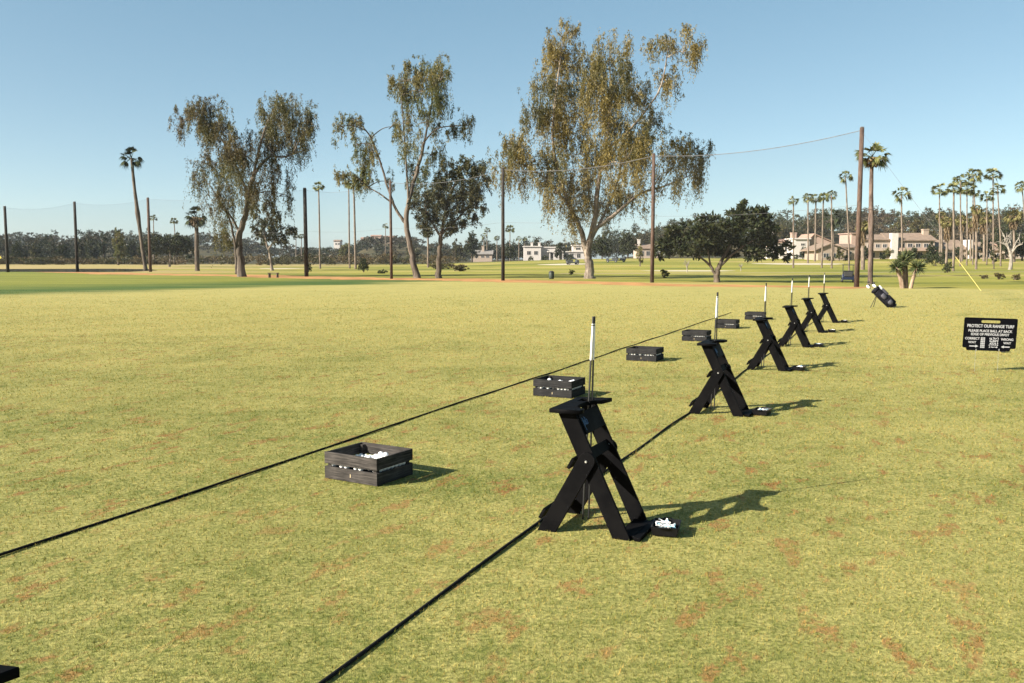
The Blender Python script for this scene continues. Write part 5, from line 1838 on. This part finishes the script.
wood('hill_wood', fill(250, 655, 1120, 330, 520, (9, 15), (8, 14)) + fill(36, 600, 700, 380, 470, (9, 14), (11, 15)), L_WOOD, 'brownish green woods covering the hill behind the houses')
L_WOOD_D = leaf_mat('dark_far_wood_leaves', [(0, (0.006, 0.011, 0.005)), (0.5, (0.014, 0.022, 0.009)), (1, (0.040, 0.046, 0.018))],
                    [(0, (0.018, 0.015, 0.008)), (0.6, (0.036, 0.032, 0.014)), (1, (0.070, 0.056, 0.028))], 0.022, 0.12)
wood('far_wood', fill(170, -130, 165, 330, 760, (8, 18), (6, 13.5)) + fill(80, 150, 340, 520, 800, (12, 20), (7, 11)) + fill(60, 320, 470, 420, 640, (9, 15), (4, 7)) + fill(70, 315, 412, 575, 645, (6, 10), (3, 5.5)) + fill(90, 440, 650, 380, 560, (9, 15), (7, 11)), L_WOOD_D,
     'dark woods along the horizon on the left and in the middle')
wood('dry_scrub', fill(110, 130, 460, 215, 330, (4, 8), (1.6, 3.4)) + fill(110, -60, 180, 250, 300, (5, 9), (1.2, 2.6)), L_BRUSH, 'low reddish dry scrub in front of the far woods')

LT = [(20, 285, 16, 240, 'd'), (36, 300, 14, 243, 'g'), (62, 300, 15, 243, 'd'), (92, 310, 17, 241, 'd'), (104, 300, 10, 233.5, 'd'), (118, 240, 15, 229.5, 'o'), (134, 300, 15, 240, 'd'), (-12, 290, 18, 240, 'd'), (49, 420, 14, 234, 'd'), (80, 320, 12, 239, 'g')]
llab = ['dark rounded tree just right of the leftmost pole', 'grey green tree second right of the leftmost pole', 'dark tree just left of the second pole', 'dark spreading tree right of the second pole', 'narrow dark tree with a pointed top near the left trees',
        'tall loose olive tree between the second pole and the leaning palm', 'dark low tree just left of the leaning palm', 'dark tree cut off by the left edge', 'dark tree crown rising above the others near the left edge', 'grey green tree behind the second pole']
for (px, Y, w, ty, k), lab in zip(LT, llab):
    far_tree(px, Y, w, ty, lab, {'d': L_DARK, 'g': L_DKGUM, 'o': L_OLIVE}[k], M_TRUNK_DARK, 'far_tree', 6, 'trees along the left treeline', 1, 0.12)
MT = [(602, 215, 22, 236, 'd', 'dark tree right behind the large golden trunk'), (628, 250, 20, 232, 'd', 'dark tree left of the beige house behind the brown pole'), (560, 300, 11, 243, 'd', 'small dark tree behind the long white house'),
      (510, 290, 13, 246, 'd', 'small dark tree at the left end of the long white house'), (472, 300, 16, 232, 'd', 'dark tree left of the grey roofed house'), (455, 310, 16, 240, 'o', 'pale olive tree behind the dark bushy tree'),
      (412, 270, 16, 245, 'o', 'olive tree behind the slender gum trunk'), (345, 330, 16, 243, 'g', 'light green tree on the lower slope behind the palm pair'), (640, 150, 7, 245, 'y', 'small yellowish tree between the golden trunk and brown pole'),
      (865, 260, 18, 229, 'd', 'dark tree behind the peach terraced house'), (1005, 205, 32, 228, 'd', 'dark green tree behind the bleached bare tree'), (987, 195, 15, 237, 'd', 'dark tree left of the bleached bare tree'), (1022, 190, 24, 231, 'd', 'dark tree at the right edge beside the bleached tree'),
      (932, 200, 11, 243, 'd', 'dark rounded tree at the right end of the terraced houses'), (842, 196, 11, 247, 'd', 'dark rounded tree beside the low tan house'), (940, 206, 8, 247, 'd', 'low dark tree left of the right palm trunks'),
      (715, 280, 30, 236, 'b', 'brownish tree rising behind the broad dark tree'), (685, 330, 18, 226, 'b', 'brownish gum top on the hill left of the broad dark tree'), (668, 300, 18, 233, 'd', 'dark tree between the brown pole and the broad dark tree'),
      (920, 330, 26, 219, 'b', 'tall brownish gum on the hill above the terraced houses'), (895, 340, 22, 221, 'b', 'brownish gum on the hill right of the rusty palm'), (780, 330, 24, 224, 'b', 'brownish gum on the hill above the hidden white house'), (1010, 330, 22, 207, 'd', 'tall dark gum on the hill near the right edge')]
MT += [(803, 205, 7, 247, 'd', 'small dark tree before the white gabled house'), (839, 188, 9, 247, 'g', 'olive tree before the right end of the low tan gable'), (866, 204, 8, 246, 'd', 'small dark tree between the tall pole and the rusty palm'),
       (887, 206, 7, 248, 'g', 'small olive tree right of the rusty palm trunk'), (913, 204, 9, 246, 'd', 'dark tree before the middle of the long tan roofed terrace'), (957, 206, 10, 247, 'd', 'dark tree behind the pale straight palm trunk'),
       (971, 205, 8, 249, 'g', 'small olive tree left of the dark ringed palm trunk')]
for k, (px, Y, w, ty, c, lab) in enumerate(MT):
    far_tree(px, Y, w, ty, lab, {'d': L_DARK, 'g': L_OLIVE, 'o': L_DKGUM, 'y': L_YPALM, 'b': L_BROWN}[c], M_TRUNK_DARK, 'far_tree', 6, 'trees among the far houses', 3 + k, 0.15)

# ------------------------------------------------------------------ grass blades near the camera
def grass():
    N = 560000
    u = rng.random(N)
    y0, y1 = 2.1, 52.0
    Y = (math.sqrt(y0) + u * (math.sqrt(y1) - math.sqrt(y0))) ** 2
    X = rng.uniform(-1, 1, N) * (0.66 * Y + 0.6)
    keep = rng.random(N) < 1 - sstep(16, 50, Y)
    X, Y = X[keep], Y[keep]; N = len(X)
    k = (Y / 3.0) ** 0.75
    hgt_ = rng.uniform(0.007, 0.017, N) * (0.8 + 0.2 * k)
    wd = rng.uniform(0.0022, 0.0042, N) * k
    az = rng.uniform(0, 6.283, N)
    lean = rng.uniform(0.35, 1.4, N)
    dx, dy = np.cos(az), np.sin(az)
    sx, sy = -dy * wd, dx * wd
    z0 = np.full(N, -0.001)
    tip = np.stack([X + dx * hgt_ * np.sin(lean) * 1.4, Y + dy * hgt_ * np.sin(lean) * 1.4, hgt_ * np.cos(lean) + 0.004], 1)
    a = np.stack([X + sx / 2, Y + sy / 2, z0], 1); b = np.stack([X - sx / 2, Y - sy / 2, z0], 1)
    V = np.stack([a, b, tip], 1).reshape(-1, 3)
    o = mesh_obj('grass', arrays_mesh('grass', V, np.arange(3 * N).reshape(N, 3), M_BLADE))
    tag(o, 'short mown yellow green grass of the range', 'grass', None, 'stuff')


grass()

# ------------------------------------------------------------------ thin haze
bm = bmesh.new(); bx(bm, -2600, 2600, -60, 1760, -1.3, 46)
m, nt, out = nmat('haze')
v = nt.nodes.new('ShaderNodeVolumePrincipled')
v.inputs['Color'].default_value = (0.78, 0.87, 0.96, 1)
v.inputs['Density'].default_value = 0.00008
nt.links.new(v.outputs[0], out.inputs['Volume'])
tag(obj('haze', bm, m), 'thin pale haze over the range and the far woods', 'haze', None, 'stuff')

# ------------------------------------------------------------------ light
EL, SH = R(28.5), R(24)            # sun height; shadows fall to the right and a little away
sun_dir = Vector((-math.cos(SH) * math.cos(EL), -math.sin(SH) * math.cos(EL), math.sin(EL)))
sd = bpy.data.lights.new('sun', 'SUN'); sd.energy = 5.0; sd.angle = R(0.5); sd.color = (1.0, 0.93, 0.82)
so = bpy.data.objects.new('sun', sd); C.objects.link(so)
so.rotation_euler = (-sun_dir).to_track_quat('-Z', 'Y').to_euler()
so.location = (-30, -10, 30)

wd = bpy.data.worlds.new('World'); sc.world = wd; wd.use_nodes = True
nt = wd.node_tree; nt.nodes.clear()
sky = nt.nodes.new('ShaderNodeTexSky'); sky.sky_type = 'NISHITA'; sky.sun_disc = False
sky.sun_elevation = EL
sky.sun_rotation = math.atan2(sun_dir.x, sun_dir.y)
sky.air_density = 0.5; sky.dust_density = 1.0; sky.ozone_density = 3.0; sky.altitude = 30
bg = nt.nodes.new('ShaderNodeBackground'); bg.inputs[1].default_value = 0.05
wo = nt.nodes.new('ShaderNodeOutputWorld')
# sky scaled and tinted: a little flatter and more cyan than the plain model
vm = nt.nodes.new('ShaderNodeVectorMath'); vm.operation = 'MULTIPLY_ADD'
vm.inputs[1].default_value = (1.52, 1.18, 0.73); vm.inputs[2].default_value = (0.28, 1.00, 1.70)
nt.links.new(sky.outputs[0], vm.inputs[0]); nt.links.new(vm.outputs[0], bg.inputs[0]); nt.links.new(bg.outputs[0], wo.inputs[0])

sc.view_settings.view_transform = 'Standard'
sc.view_settings.look = 'None'
sc.view_settings.exposure = 1.69
sc.view_settings.gamma = 1.0
sc.view_settings.use_curve_mapping = False
sc.render.engine = 'CYCLES'
sc.cycles.max_bounces = 6
sc.cycles.diffuse_bounces = 3
sc.cycles.glossy_bounces = 2
sc.cycles.transmission_bounces = 3
sc.cycles.transparent_max_bounces = 16
